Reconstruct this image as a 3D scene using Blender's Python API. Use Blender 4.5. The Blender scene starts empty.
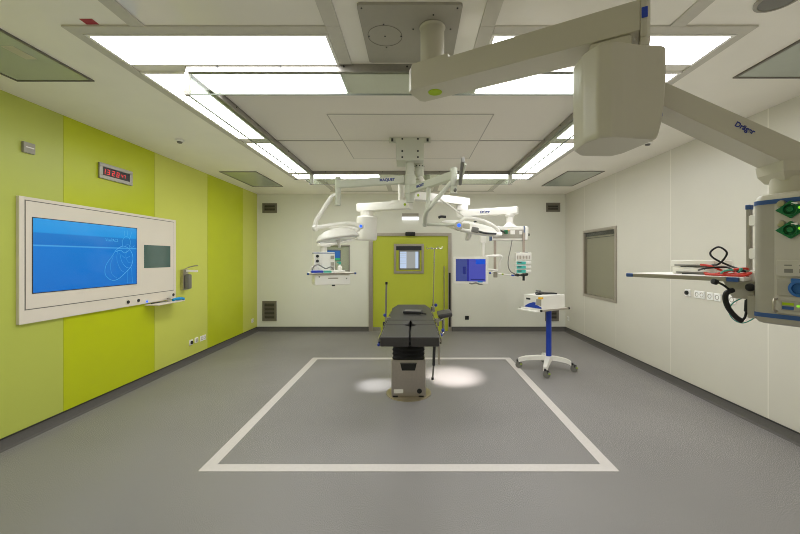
import bpy, bmesh, math, random
from mathutils import Matrix, Vector
random.seed(7)
SC = bpy.context.scene
COL = SC.collection
PI = math.pi

# ------------------------------------------------------------------ measures
CAMZ, FOC, VX, VY = 1.6, 365.0, 414.0, 258.0
XL, XR, YB, YF, ZC = -3.44, 3.32, 8.0, -1.6, 3.0
XM = -0.05                                   # middle of the operating field

def P(px, py, Y):
    return Vector(((px - VX) * Y / FOC, Y, CAMZ - (py - VY) * Y / FOC))

# ------------------------------------------------------------------ materials
def lin(c):
    return tuple(((v / 255) / 12.92 if v / 255 <= 0.04045 else ((v / 255 + 0.055) / 1.055) ** 2.4) for v in c)

MATS = {}
def mat(name, rgb, rough=0.5, metal=0.0, emit=None, estr=0.0, noise=0.0, nscale=20.0, bump=0.0, coat=0.0, spec=0.5):
    if name in MATS:
        return MATS[name]
    m = bpy.data.materials.new(name)
    m.use_nodes = True
    nt = m.node_tree
    b = nt.nodes['Principled BSDF']
    c = lin(rgb)
    b.inputs['Base Color'].default_value = (*c, 1)
    b.inputs['Roughness'].default_value = rough
    b.inputs['Metallic'].default_value = metal
    b.inputs['Specular IOR Level'].default_value = spec
    b.inputs['Coat Weight'].default_value = coat
    if emit:
        b.inputs['Emission Color'].default_value = (*lin(emit), 1)
        b.inputs['Emission Strength'].default_value = estr
    tc = nt.nodes.new('ShaderNodeTexCoord')
    n = nt.nodes.new('ShaderNodeTexNoise')
    n.inputs['Scale'].default_value = nscale
    n.inputs['Detail'].default_value = 3
    nt.links.new(tc.outputs['Object'], n.inputs['Vector'])
    if noise > 0:
        r = nt.nodes.new('ShaderNodeMapRange')
        r.inputs['From Min'].default_value = 0.3
        r.inputs['From Max'].default_value = 0.7
        r.inputs['To Min'].default_value = 1 - noise
        r.inputs['To Max'].default_value = 1 + noise
        nt.links.new(n.outputs['Fac'], r.inputs['Value'])
        v = nt.nodes.new('ShaderNodeVectorMath')
        v.operation = 'SCALE'
        v.inputs[0].default_value = c
        nt.links.new(r.outputs['Result'], v.inputs['Scale'])
        nt.links.new(v.outputs['Vector'], b.inputs['Base Color'])
    if bump > 0:
        bp = nt.nodes.new('ShaderNodeBump')
        bp.inputs['Strength'].default_value = bump
        bp.inputs['Distance'].default_value = 0.002
        nt.links.new(n.outputs['Fac'], bp.inputs['Height'])
        nt.links.new(bp.outputs['Normal'], b.inputs['Normal'])
    MATS[name] = m
    return m

def glassmat(name, tint, gloss, rough=0.02):
    m = bpy.data.materials.new(name)
    m.use_nodes = True
    nt = m.node_tree
    nt.nodes.clear()
    out = nt.nodes.new('ShaderNodeOutputMaterial')
    t = nt.nodes.new('ShaderNodeBsdfTransparent')
    t.inputs['Color'].default_value = (*lin(tint), 1)
    g = nt.nodes.new('ShaderNodeBsdfGlossy')
    g.inputs['Roughness'].default_value = rough
    lw = nt.nodes.new('ShaderNodeLayerWeight')
    lw.inputs['Blend'].default_value = 0.5
    pw = nt.nodes.new('ShaderNodeMath'); pw.operation = 'POWER'; pw.inputs[1].default_value = 5
    nt.links.new(lw.outputs['Facing'], pw.inputs[0])
    mu = nt.nodes.new('ShaderNodeMath')
    mu.operation = 'MULTIPLY_ADD'
    mu.inputs[1].default_value = .9 * gloss
    mu.inputs[2].default_value = .035 * gloss
    mx = nt.nodes.new('ShaderNodeMixShader')
    nt.links.new(pw.outputs['Value'], mu.inputs[0])
    nt.links.new(mu.outputs['Value'], mx.inputs['Fac'])
    nt.links.new(t.outputs['BSDF'], mx.inputs[1])
    nt.links.new(g.outputs['BSDF'], mx.inputs[2])
    nt.links.new(mx.outputs['Shader'], out.inputs['Surface'])
    return m

def floor_material():
    m = mat('speckled_vinyl', (128, 122, 116), 0.42, spec=0.4)
    nt = m.node_tree
    b = nt.nodes['Principled BSDF']
    tc = nt.nodes.new('ShaderNodeTexCoord')
    n1 = nt.nodes.new('ShaderNodeTexNoise'); n1.inputs['Scale'].default_value = 150; n1.inputs['Detail'].default_value = 2
    n2 = nt.nodes.new('ShaderNodeTexVoronoi'); n2.inputs['Scale'].default_value = 105
    n3 = nt.nodes.new('ShaderNodeTexNoise'); n3.inputs['Scale'].default_value = 1.3; n3.inputs['Detail'].default_value = 3
    r1 = nt.nodes.new('ShaderNodeValToRGB')
    e = r1.color_ramp.elements
    e[0].position = 0.33; e[0].color = (*lin((90, 88, 87)), 1)
    e[1].position = 0.68; e[1].color = (*lin((174, 170, 167)), 1)
    k = r1.color_ramp.elements.new(0.5); k.color = (*lin((131, 128, 126)), 1)
    r2 = nt.nodes.new('ShaderNodeValToRGB')
    r2.color_ramp.elements[0].position = 0.0; r2.color_ramp.elements[0].color = (1.25, 1.22, 1.18, 1)
    r2.color_ramp.elements[1].position = 0.25; r2.color_ramp.elements[1].color = (1, 1, 1, 1)
    mr = nt.nodes.new('ShaderNodeMapRange')
    mr.inputs['From Min'].default_value = 0.3; mr.inputs['From Max'].default_value = 0.7
    mr.inputs['To Min'].default_value = 0.94; mr.inputs['To Max'].default_value = 1.06
    mx = nt.nodes.new('ShaderNodeVectorMath'); mx.operation = 'MULTIPLY'
    sc = nt.nodes.new('ShaderNodeVectorMath'); sc.operation = 'SCALE'
    for n in (n1, n2, n3):
        nt.links.new(tc.outputs['Object'], n.inputs['Vector'])
    nt.links.new(n1.outputs['Fac'], r1.inputs['Fac'])
    nt.links.new(n2.outputs['Distance'], r2.inputs['Fac'])
    nt.links.new(n3.outputs['Fac'], mr.inputs['Value'])
    nt.links.new(r1.outputs['Color'], mx.inputs[0])
    nt.links.new(r2.outputs['Color'], mx.inputs[1])
    nt.links.new(mx.outputs['Vector'], sc.inputs[0])
    nt.links.new(mr.outputs['Result'], sc.inputs['Scale'])
    nt.links.new(sc.outputs['Vector'], b.inputs['Base Color'])
    return m

M_FLOOR = floor_material()
M_CEIL = mat('ceiling_paint', (243, 238, 226), 0.45, noise=0.015, nscale=3)
M_CEILGL = mat('ceiling_gloss_panel', (236, 231, 219), 0.07, noise=0.015, nscale=3)
M_FIELD = mat('diffuser_fabric', (224, 217, 205), 0.6, noise=0.03, nscale=120)
M_FIELDC = mat('diffuser_centre_fabric', (220, 213, 201), 0.6, noise=0.03, nscale=120)
M_SEAM = mat('seam_grey', (112, 107, 97), 0.6, noise=0.03)
M_FSEAM = mat('seam_soft', (176, 170, 158), 0.6, noise=0.03)
M_LSEAM = mat('seam_light', (232, 228, 216), 0.5, noise=0.02)
M_WHITEWALL = mat('white_wall_panel', (215, 211, 198), 0.35, noise=0.012, nscale=2.5)
M_BACKWALL = mat('back_wall_panel', (228, 227, 214), 0.35, noise=0.012, nscale=2.5)
M_GREENA = mat('light_green_panel', (188, 197, 88), 0.35, noise=0.012, nscale=2.5)
M_GREENB = mat('strong_green_panel', (192, 202, 14), 0.35, noise=0.012, nscale=2.5)
M_GREENC = mat('pale_green_panel', (208, 213, 94), 0.35, noise=0.012, nscale=2.5)
M_GSEAM = mat('green_seam', (128, 132, 52), 0.5, noise=0.02)
M_DOORG = mat('door_green', (186, 193, 60), 0.4, noise=0.012, nscale=3)
M_BASE = mat('cove_grey', (92, 89, 86), 0.5, noise=0.08, nscale=90)
M_BASETOP = mat('cove_edge_dark', (44, 43, 42), 0.5, noise=0.05)
M_TAPE = mat('marking_white', (206, 200, 195), 0.45, noise=0.04, nscale=40)
M_ALU = mat('brushed_aluminium', (168, 164, 156), 0.42, 0.7, noise=0.04, nscale=60)
M_GRID = mat('grey_grid_bar', (200, 195, 182), 0.5, noise=0.02)
M_STEEL = mat('stainless_steel', (190, 182, 172), 0.33, 0.85, noise=0.04, nscale=40)
M_BRASS = mat('dull_brass', (170, 159, 132), 0.35, 0.8, noise=0.05, nscale=30)
M_CHROME = mat('chrome', (205, 203, 198), 0.15, 1.0, noise=0.01)
M_WHITE = mat('white_enamel', (238, 235, 227), 0.35, noise=0.01, nscale=6)
M_WARMWHITE = mat('warm_white_enamel', (190, 185, 166), 0.38, noise=0.01, nscale=6)
M_PALEGREEN = mat('pale_green_enamel', (202, 203, 188), 0.38, noise=0.01, nscale=6)
M_GREYPL = mat('grey_plastic', (164, 159, 146), 0.45, noise=0.02)
M_MIDGREY = mat('mid_grey_plastic', (120, 118, 112), 0.45, noise=0.02)
M_DARK = mat('dark_plastic', (44, 44, 46), 0.45, noise=0.05)
M_BLACK = mat('black_rubber', (24, 24, 25), 0.5, noise=0.05)
M_PAD = mat('black_padding', (55, 53, 52), 0.42, noise=0.05, nscale=50, bump=0.15)
M_BLUE = mat('blue_trim', (52, 84, 138), 0.4, noise=0.02)
M_COBALT = mat('cobalt_paint', (28, 62, 168), 0.35, noise=0.02)
M_LIDBLUE = mat('socket_blue', (36, 92, 156), 0.4, noise=0.02)
M_PANELGR = mat('panel_grey', (186, 181, 168), 0.45, noise=0.02)
M_SOCKET = mat('socket_white', (246, 245, 241), 0.35, noise=0.01)
M_EDGEGR = mat('olive_grey_rail', (146, 139, 120), 0.45, noise=0.02)
M_NAVY = mat('navy_print', (36, 50, 128), 0.5, noise=0.02)
M_KNOB = mat('blue_knob', (38, 58, 150), 0.4, noise=0.02)
M_LIME = mat('lime_marker', (160, 188, 20), 0.45, noise=0.02)
M_GASGREEN = mat('gas_green', (12, 104, 62), 0.35, noise=0.03)
M_TEAL = mat('teal_face', (70, 186, 176), 0.4, noise=0.03)
M_RED = mat('red_cable', (206, 58, 42), 0.45, noise=0.04)
M_TEALC = mat('teal_cable', (70, 170, 150), 0.45, noise=0.04)
M_YELLOW = mat('yellow_sticker', (240, 190, 40), 0.5, noise=0.03)
M_REDST = mat('red_sticker', (165, 34, 44), 0.5, noise=0.03)
M_SKYBLUE = mat('blue_cloth', (20, 150, 214), 0.7, noise=0.08, nscale=60)
M_BEIGE = mat('beige_cover', (228, 219, 204), 0.32, noise=0.01, nscale=4)
M_VENT = mat('vent_grey', (122, 116, 104), 0.5, 0.2, noise=0.03)
M_VENTDARK = mat('vent_dark', (62, 58, 50), 0.6, noise=0.05)
M_BLIND = mat('taupe_blind', (172, 165, 150), 0.6, noise=0.03, nscale=30)
M_GREYBLIND = mat('grey_blind', (204, 206, 199), 0.6, noise=0.03, nscale=30)
M_HATCH = mat('grey_green_glass_hatch', (172, 178, 165), 0.22, noise=0.02, nscale=4, coat=0.3)
M_SCREENOFF = mat('dark_teal_screen', (78, 104, 98), 0.05, noise=0.05, nscale=5, coat=0.6)
M_GLASS = glassmat('clear_glass', (236, 240, 234), 1.0)
M_GLASSW = glassmat('window_glass', (246, 247, 242), 1.1)
M_RIBBON = mat('glass_edge', (128, 134, 124), 0.2, noise=0.02)

def emis(name, rgb, s, noise=0.0):
    return mat(name, (20, 20, 20), 0.3, emit=rgb, estr=s)
LIGHT_E = 9.2
def diffuser_material():
    m = mat('light_diffuser', (235, 235, 230), 0.35, emit=(251, 252, 255), estr=LIGHT_E)
    return m
M_DIFF = diffuser_material()
M_LED = emis('red_led', (255, 50, 50), .95)
M_BLUELED = emis('blue_led', (50, 110, 255), 1.4)
M_GREENLED = emis('green_led', (150, 230, 60), 0.9)
M_EXITLIT = emis('lit_white_panel', (250, 250, 255), 1.3)
M_CORRIDOR = emis('corridor_light', (196, 214, 240), 0.85)
M_CORRGREY = emis('corridor_grey', (168, 170, 166), 0.75)

# ------------------------------------------------------------------ mesh builder
class MB:
    def __init__(self, M=None):
        self.bm = bmesh.new()
        self.M = M or Matrix()
    def _add(self, t, mi=0, M=None):
        for f in t.faces:
            f.material_index = mi
        bmesh.ops.recalc_face_normals(t, faces=t.faces[:])
        me = bpy.data.meshes.new('tmp')
        t.to_mesh(me); t.free()
        me.transform(self.M @ (M or Matrix()))
        self.bm.from_mesh(me)
        bpy.data.meshes.remove(me)
        return self
    def box(self, lo, hi, bev=0.0, seg=2, mi=0, M=None):
        t = bmesh.new()
        lo, hi = Vector(lo), Vector(hi)
        bmesh.ops.create_cube(t, size=1)
        for v in t.verts:
            v.co = Vector(((lo[i] + hi[i]) / 2 + v.co[i] * (hi[i] - lo[i])) for i in range(3))
        if bev > 0:
            bev = min(bev, 0.45 * min(abs(hi[i] - lo[i]) for i in range(3)))
            bmesh.ops.bevel(t, geom=t.edges[:], offset=bev, segments=seg, profile=0.5, affect='EDGES')
        return self._add(t, mi, M)
    def cbox(self, c, s, bev=0.0, rz=0.0, seg=2, mi=0, R=None):
        s = Vector(s)
        M = Matrix.Translation(Vector(c)) @ (R.to_4x4() if R else Matrix.Rotation(rz, 4, 'Z'))
        return self.box(-s / 2, s / 2, bev, seg, mi, M)
    def beam(self, p0, p1, w, h, bev=0.01, mi=0, up=Vector((0, 0, 1))):
        p0, p1 = Vector(p0), Vector(p1)
        d = (p1 - p0); L = d.length; d.normalize()
        y = up.cross(d).normalized(); z = d.cross(y)
        M = Matrix((d, y, z)).transposed().to_4x4(); M.translation = p0
        return self.box((0, -w / 2, -h / 2), (L, w / 2, h / 2), bev, 2, mi, M)
    def cyl(self, p0, p1, r0, r1=None, seg=24, mi=0, bev=0.0):
        p0, p1 = Vector(p0), Vector(p1)
        r1 = r0 if r1 is None else r1
        L = (p1 - p0).length
        prof = [(0, 0), (r0, 0), (r1, L), (0, L)]
        if bev > 0:
            prof = [(0, 0), (r0 - bev, 0), (r0 - .3 * bev, .3 * bev), (r0, bev), (r1, L - bev), (r1 - .3 * bev, L - .3 * bev), (r1 - bev, L), (0, L)]
        q = (p1 - p0).to_track_quat('Z', 'Y')
        M = q.to_matrix().to_4x4(); M.translation = p0
        return self.lathe(prof, seg, mi, M)
    def lathe(self, prof, seg=32, mi=0, M=None):
        t = bmesh.new()
        rings = []
        for r, z in prof:
            if r <= 1e-6:
                rings.append([t.verts.new((0, 0, z))])
            else:
                rings.append([t.verts.new((r * math.cos(2 * PI * k / seg), r * math.sin(2 * PI * k / seg), z)) for k in range(seg)])
        for a, b in zip(rings, rings[1:]):
            for k in range(seg):
                k2 = (k + 1) % seg
                if len(a) == 1 and len(b) == 1: continue
                if len(a) == 1: t.faces.new((a[0], b[k], b[k2]))
                elif len(b) == 1: t.faces.new((a[k], a[k2], b[0]))
                else: t.faces.new((a[k], a[k2], b[k2], b[k]))
        return self._add(t, mi, M)
    def sphere(self, c, r, mi=0, seg=16):
        n = seg // 2
        prof = [(r[0] * math.sin(PI * k / n) if k not in (0, n) else 0, -r[2] * math.cos(PI * k / n)) for k in range(n + 1)] if not isinstance(r, (int, float)) else \
               [(r * math.sin(PI * k / n) if k not in (0, n) else 0, -r * math.cos(PI * k / n)) for k in range(n + 1)]
        M = Matrix.Translation(Vector(c))
        if not isinstance(r, (int, float)):
            M = M @ Matrix.Diagonal((1, r[1] / r[0], 1, 1))
        return self.lathe(prof, seg, mi, M)
    def tube(self, pts, r, seg=10, sub=6, mi=0):
        pts = [Vector(p) for p in pts]
        if sub > 1 and len(pts) > 2:
            q = [pts[0] * 2 - pts[1]] + pts + [pts[-1] * 2 - pts[-2]]
            out = []
            for i in range(1, len(q) - 2):
                a, b, c, d = q[i - 1:i + 3]
                for k in range(sub):
                    s = k / sub
                    out.append(0.5 * ((2 * b) + (c - a) * s + (2 * a - 5 * b + 4 * c - d) * s * s + (3 * b - a - 3 * c + d) * s ** 3))
            pts = out + [pts[-1]]
        t = bmesh.new()
        rings = []
        nrm = None
        for i, p in enumerate(pts):
            d = (pts[min(i + 1, len(pts) - 1)] - pts[max(i - 1, 0)]).normalized()
            if nrm is None:
                nrm = d.orthogonal().normalized()
            else:
                nrm = (nrm - d * nrm.dot(d)).normalized()
            bn = d.cross(nrm)
            rings.append([t.verts.new(p + r * (math.cos(2 * PI * k / seg) * nrm + math.sin(2 * PI * k / seg) * bn)) for k in range(seg)])
        for a, b in zip(rings, rings[1:]):
            for k in range(seg):
                t.faces.new((a[k], a[(k + 1) % seg], b[(k + 1) % seg], b[k]))
        t.faces.new(rings[0][::-1]); t.faces.new(rings[-1])
        return self._add(t, mi)
    def loft(self, sections, mi=0, M=None):
        t = bmesh.new()
        rings = [[t.verts.new(Vector(p)) for p in s] for s in sections]
        n = len(rings[0])
        for a, b in zip(rings, rings[1:]):
            for k in range(n):
                t.faces.new((a[k], a[(k + 1) % n], b[(k + 1) % n], b[k]))
        t.faces.new(rings[0][::-1]); t.faces.new(rings[-1])
        return self._add(t, mi, M)
    def prism(self, poly, z0, z1, bev=0.0, mi=0, M=None, seg=2):
        t = bmesh.new()
        a = [t.verts.new((x, y, z0)) for x, y in poly]
        b = [t.verts.new((x, y, z1)) for x, y in poly]
        n = len(poly)
        t.faces.new(a[::-1]); t.faces.new(b)
        for k in range(n):
            t.faces.new((a[k], a[(k + 1) % n], b[(k + 1) % n], b[k]))
        if bev > 0:
            bmesh.ops.bevel(t, geom=t.edges[:], offset=bev, segments=seg, profile=0.5, affect='EDGES')
        return self._add(t, mi, M)
    def ring(self, c_out, c_in, w0, w1, mi=0, bev=0.0):
        (x0, y0, x1, y1), (a0, b0, a1, b1) = c_out, c_in        # frame of four boxes in the local xy plane
        self.box((x0, y0, w0), (x1, b0, w1), bev, mi=mi); self.box((x0, b1, w0), (x1, y1, w1), bev, mi=mi)
        self.box((x0, b0, w0), (a0, b1, w1), bev, mi=mi); self.box((a1, b0, w0), (x1, b1, w1), bev, mi=mi)
        return self

def chaikin(poly, it=2):
    for _ in range(it):
        q = []
        for i in range(len(poly)):
            a, b = poly[i], poly[(i + 1) % len(poly)]
            q += [(a[0] * .75 + b[0] * .25, a[1] * .75 + b[1] * .25), (a[0] * .25 + b[0] * .75, a[1] * .25 + b[1] * .75)]
        poly = q
    return poly

ORG = {}
SPLIT = {'screws': 'screw', 'blue_band': 'blue_band', 'bracket': 'bracket', 'lime_marker': 'lime_marker', 'flange': 'flange', 'locks': 'lock', 'base_feet': 'base_foot',
         'handle_slots': 'handle_slot', 'data_ports': 'data_port', 'dark_icons': 'dark_icon', 'lead': 'lead'}
def link(name, mb, mats, parent=None, loc=None, smooth=True):
    if name not in SPLIT:
        return link_one(name, mb, mats, parent, loc, smooth)
    bm = mb.bm; bm.verts.index_update(); bm.verts.ensure_lookup_table(); seen = set(); out = None
    for v0 in bm.verts:
        if v0.index in seen: continue
        stack, isl = [v0], {v0}
        while stack:
            for e in stack.pop().link_edges:
                for v in e.verts:
                    if v not in isl: isl.add(v); stack.append(v)
        seen |= {v.index for v in isl}
        m2 = MB(); mp = {v: m2.bm.verts.new(v.co) for v in isl}
        for f in {f for v in isl for f in v.link_faces}:
            g = m2.bm.faces.new([mp[v] for v in f.verts]); g.material_index = f.material_index
        out = link_one(SPLIT[name], m2, mats, parent, loc, smooth)
    bm.free()
    return out
def link_one(name, mb, mats, parent=None, loc=None, smooth=True):
    """one mesh object from a builder whose points are world coordinates"""
    me = bpy.data.meshes.new(name)
    mb.bm.to_mesh(me); mb.bm.free()
    for m in (mats if isinstance(mats, (list, tuple)) else [mats]):
        me.materials.append(m)
    if smooth:
        for p in me.polygons: p.use_smooth = True
        me.set_sharp_from_angle(angle=math.radians(32))
    o = bpy.data.objects.new(name, me)
    COL.objects.link(o)
    if smooth:
        wn = o.modifiers.new('weighted', 'WEIGHTED_NORMAL'); wn.keep_sharp = True; wn.weight = 50
    if parent is not None:
        org = ORG[parent.name]
        me.transform(Matrix.Translation(-org))
        o.parent = parent
        ORG[o.name] = org
    else:
        if loc is None:
            xs = [v.co for v in me.vertices]
            lo = Vector([min(v[i] for v in xs) for i in range(3)]); hi = Vector([max(v[i] for v in xs) for i in range(3)])
            loc = Vector(((lo.x + hi.x) / 2, (lo.y + hi.y) / 2, lo.z))
        loc = Vector(loc)
        me.transform(Matrix.Translation(-loc))
        o.location = loc
        ORG[o.name] = loc
    return o

def tag(o, label, cat, group=None, kind=None):
    o['label'] = label; o['category'] = cat
    if group: o['group'] = group
    if kind: o['kind'] = kind
    return o
def thing(name, label, cat, loc, group=None, kind=None):
    o = bpy.data.objects.new(name, None)
    COL.objects.link(o)
    o.location = Vector(loc); o.empty_display_size = 0.1
    ORG[o.name] = Vector(loc)
    return tag(o, label, cat, group, kind)
def solo(name, mb, mats, label, cat, group=None, loc=None):
    return tag(link(name, mb, mats, None, loc), label, cat, group)
def struct(name, mb, mats, label, cat, smooth=False):
    return tag(link(name, mb, mats, None, (0, 0, 0), smooth), label, cat, None, 'structure')
def copy_tree(o, delta=None, parent=None):
    c = o.copy(); COL.objects.link(c)
    if parent is not None: c.parent = parent
    for ch in list(o.children): copy_tree(ch, None, c)
    if delta is not None:
        c.location = o.location + Vector(delta)
        ORG[c.name] = ORG[o.name] + Vector(delta)
    return c
def text(name, s, size, M, m, parent, ext=0.0008, shear=0.0, xs=1.0, bold=0.0):
    cu = bpy.data.curves.new(name, 'FONT')
    cu.body = s; cu.size = size; cu.extrude = ext; cu.align_x = 'CENTER'; cu.align_y = 'CENTER'; cu.shear = shear; cu.offset = bold
    t = bpy.data.objects.new(name + '_tmp', cu); COL.objects.link(t)
    dg = bpy.context.evaluated_depsgraph_get()
    me = bpy.data.meshes.new_from_object(t.evaluated_get(dg))
    bpy.data.objects.remove(t); bpy.data.curves.remove(cu)
    me.transform(M @ Matrix.Diagonal((xs, 1, 1, 1)))
    me.name = name
    me.materials.clear(); me.materials.append(m)
    o = bpy.data.objects.new(name, me); COL.objects.link(o)
    me.transform(Matrix.Translation(-ORG[parent.name])); o.parent = parent
    ORG[o.name] = ORG[parent.name]
    return o

def frame(u, v, w, org=(0, 0, 0)):
    M = Matrix((Vector(u), Vector(v), Vector(w))).transposed().to_4x4()
    M.translation = Vector(org)
    return M
LW = frame((0, 1, 0), (0, 0, 1), (1, 0, 0), (XL, 0, 0))       # u = depth, v = height, w = out of the left wall
RW = frame((0, -1, 0), (0, 0, 1), (-1, 0, 0), (XR, 0, 0))     # u = -depth
BW = frame((1, 0, 0), (0, 0, 1), (0, -1, 0), (0, YB, 0))
CL = frame((1, 0, 0), (0, -1, 0), (0, 0, -1), (0, 0, ZC))     # u = x, v = -depth, w = down

# ------------------------------------------------------------------ the room
struct('floor', MB().box((XL - .2, YF - .2, -.1), (XR + .2, YB + .2, 0)), M_FLOOR, 'grey speckled vinyl floor of the operating room', 'floor')
struct('ceiling', MB().box((XL - .2, YF - .2, ZC), (XR + .2, YB + .2, ZC + .12)), M_CEIL, 'flat white panelled ceiling', 'ceiling')

mb = MB()
edges = [(-1.6, -1.42, 0), (-1.42, -.17, 1), (-.17, 1.08, 0), (1.08, 2.33, 1), (2.33, 3.58, 0), (3.58, 4.84, 1), (4.84, 6.08, 2), (6.08, 7.34, 1), (7.34, 8.0, 2)]
for a, b, k in edges:
    mb.box((XL - .15, a + .002, 0), (XL, b - .002, ZC), mi=k)
    mb.box((XL - .15, b - .002, 0), (XL - .0015, b + .002, ZC), mi=3)
struct('wall_left', mb, [M_GREENA, M_GREENB, M_GREENC, M_GSEAM], 'left wall of lime and pale green vertical panels', 'wall')

WY0, WY1, WZ0, WZ1 = 5.97, 7.16, .86, 2.13            # window in the right wall
mb = MB()
mb.box((XR, YF, 0), (XR + .15, WY0, ZC)); mb.box((XR, WY1, 0), (XR + .15, YB, ZC))
mb.box((XR, WY0, 0), (XR + .15, WY1, WZ0)); mb.box((XR, WY0, WZ1), (XR + .15, WY1, ZC))
for y in (-.3, .95, 2.2, 3.42, 4.72):
    mb.box((XR - .0015, y - .006, .1), (XR, y + .006, ZC), mi=1)
for y in (6.0, 7.1):
    mb.box((XR - .0015, y - .006, WZ1), (XR, y + .006, ZC), mi=1)
    mb.box((XR - .0015, y - .006, .1), (XR, y + .006, WZ0), mi=1)
struct('wall_right', mb, [M_WHITEWALL, M_LSEAM], 'off-white right wall of tall panels with a window', 'wall')

DX0, DX1, DZ = -.90, .745, 2.08                         # clear door opening
BX0, BX1, BZ0, BZ1 = -2.05, -1.40, 1.30, 1.89           # window left of the door
mb = MB()
mb.box((XL - .15, YB, 0), (BX0, YB + .15, ZC)); mb.box((BX1, YB, 0), (DX0, YB + .15, ZC)); mb.box((DX1, YB, 0), (XR + .15, YB + .15, ZC))
mb.box((DX0, YB, DZ), (DX1, YB + .15, ZC)); mb.box((BX0, YB, 0), (BX1, YB + .15, BZ0)); mb.box((BX0, YB, BZ1), (BX1, YB + .15, ZC))
for x in (2.04,):
    mb.box((x - .005, YB - .0015, .1), (x + .005, YB, ZC), mi=1)
mb.box((-2.22 - .005, YB - .0015, .1), (-2.22 + .005, YB, ZC), mi=1)
struct('wall_back', mb, [M_BACKWALL, M_LSEAM], 'off-white back wall with the green sliding door', 'wall')
struct('wall_front', MB().box((XL - .15, YF - .15, 0), (XR + .15, YF, ZC)), M_WHITEWALL, 'off-white wall behind the camera', 'wall')

def cove(name, M, u0, u1, label):
    mb = MB(M)
    prof = [(0, 0), (.05, 0), (.022, .012), (.012, .04), (.010, .085), (0, .085)]
    mb.loft([[(u, v, w) for w, v in prof] for u in (u0, u1)])
    mb.box((u0, .085, 0), (u1, .095, .012), mi=1)
    struct(name, mb, [M_BASE, M_BASETOP], label, 'baseboard', smooth=True)
cove('baseboard_left', LW, YF, YB, 'grey coved baseboard under the green wall')
cove('baseboard_right', RW, -YB, -YF, 'grey coved baseboard along the right wall')
cove('baseboard_back', BW, XL, DX0 - .08, 'grey coved baseboard left of the sliding door')
cove('baseboard_back.001', BW, DX1 + .08, XR, 'grey coved baseboard right of the sliding door')

# ---- sliding door
d = thing('door_1', 'green sliding door with a small steel framed window', 'door', (XM, YB, 0), kind='structure')
mb = MB(BW)
mb.box((DX0, .0, -.06), (DX1, DZ, .0))
link('door_leaf', mb, M_DOORG, d)
mb = MB(BW)
mb.box((DX0 - .09, 0, 0), (DX0, DZ + .07, .035), .004); mb.box((DX1, 0, 0), (DX1 + .075, DZ + .07, .035), .004)
mb.box((DX0, DZ, 0), (DX1, DZ + .07, .035), .004)
link('door_frame', mb, M_STEEL, d)
link('threshold_plate', MB(BW).box((DX0, 0, 0), (DX0 + .17, .085, .012), .002), M_ALU, d)
link('edge_strip', MB(BW).box((DX1 + .012, .1, .035), (DX1 + .055, 1.28, .042), .002), M_BLACK, d)
mb = MB(BW)
mb.cyl((DX1 - .09, .35, .05), (DX1 - .09, 1.42, .05), .012, seg=12)
mb.cyl((DX1 - .09, .38, 0), (DX1 - .09, .38, .05), .012, seg=10); mb.cyl((DX1 - .09, 1.38, 0), (DX1 - .09, 1.38, .05), .012, seg=10)
link('door_handle', mb, M_STEEL, d)
link('motion_sensor', MB(BW).box((-.19, DZ - .0, .035), (.03, DZ + .085, .10), .02), M_BLACK, d)
wx0, wx1, wz0, wz1 = -.44, .215, 1.26, 1.91
wf = link('window_frame', MB(BW).ring((wx0, wz0, wx1, wz1), (wx0 + .05, wz0 + .05, wx1 - .05, wz1 - .05), 0, .025, bev=.003), M_STEEL, d)
link('blind_box', MB(BW).box((wx0 + .05, wz1 - .14, 0), (wx1 - .05, wz1 - .05, .02), .003), M_DARK, wf)
fr = link('inner_frame', MB(BW).ring((-.335, 1.345, .125, 1.79), (-.305, 1.375, .095, 1.74), 0, .018, bev=.002), M_MIDGREY, d)
mb = MB(BW)
mb.box((-.305, 1.375, .001), (.095, 1.74, .004), mi=0)
mb.box((-.165, 1.375, .004), (.03, 1.74, .005), mi=1)
for z in (1.47, 1.53, 1.60, 1.66, 1.70):
    mb.box((-.305, z, .004), (-.175, z + .006, .0055), mi=1)
link('pane', mb, [M_CORRIDOR, M_CORRGREY], fr)

# ---- windows
w = thing('window_1', 'steel framed window with lowered taupe blind in the right wall', 'window', (XR, (WY0 + WY1) / 2, WZ0), kind='structure')
link('window_frame', MB(RW).ring((-WY1 - .0, WZ0 - .0, -WY0, WZ1), (-WY1 + .06, WZ0 + .05, -WY0 - .06, WZ1 - .05), -.09, .012, bev=.003), M_STEEL, w)
link('glass_pane', MB(RW).box((-WY1 + .06, WZ0 + .05, -.016), (-WY0 - .06, WZ1 - .05, -.012)), M_GLASSW, w)
link('blind', MB(RW).box((-WY1 + .06, WZ0 + .05, -.05), (-WY0 - .06, WZ1 - .12, -.045)), M_BLIND, w)
mb = MB(RW)
mb.box((-WY1 + .06, WZ1 - .12, -.06), (-WY0 - .06, WZ1 - .05, -.02), .01)
mb.box((-WY1 + .09, WZ1 - .16, -.044), (-WY0 - .09, WZ1 - .15, -.035), .002)
link('blind_box', mb, M_DARK, w)
w = thing('window_2', 'small grey window in the back wall left of the door', 'window', ((BX0 + BX1) / 2, YB, BZ0), kind='structure')
link('window_frame', MB(BW).ring((BX0, BZ0, BX1, BZ1), (BX0 + .03, BZ0 + .03, BX1 - .03, BZ1 - .03), -.08, .01, bev=.003), M_ALU, w)
link('glass_pane', MB(BW).box((BX0 + .03, BZ0 + .03, -.012), (BX1 - .03, BZ1 - .03, -.008)), M_GLASSW, w)
link('blind', MB(BW).box((BX0 + .03, BZ0 + .03, -.035), (BX1 - .03, BZ1 - .03, -.03)), M_GREYBLIND, w)

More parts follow.
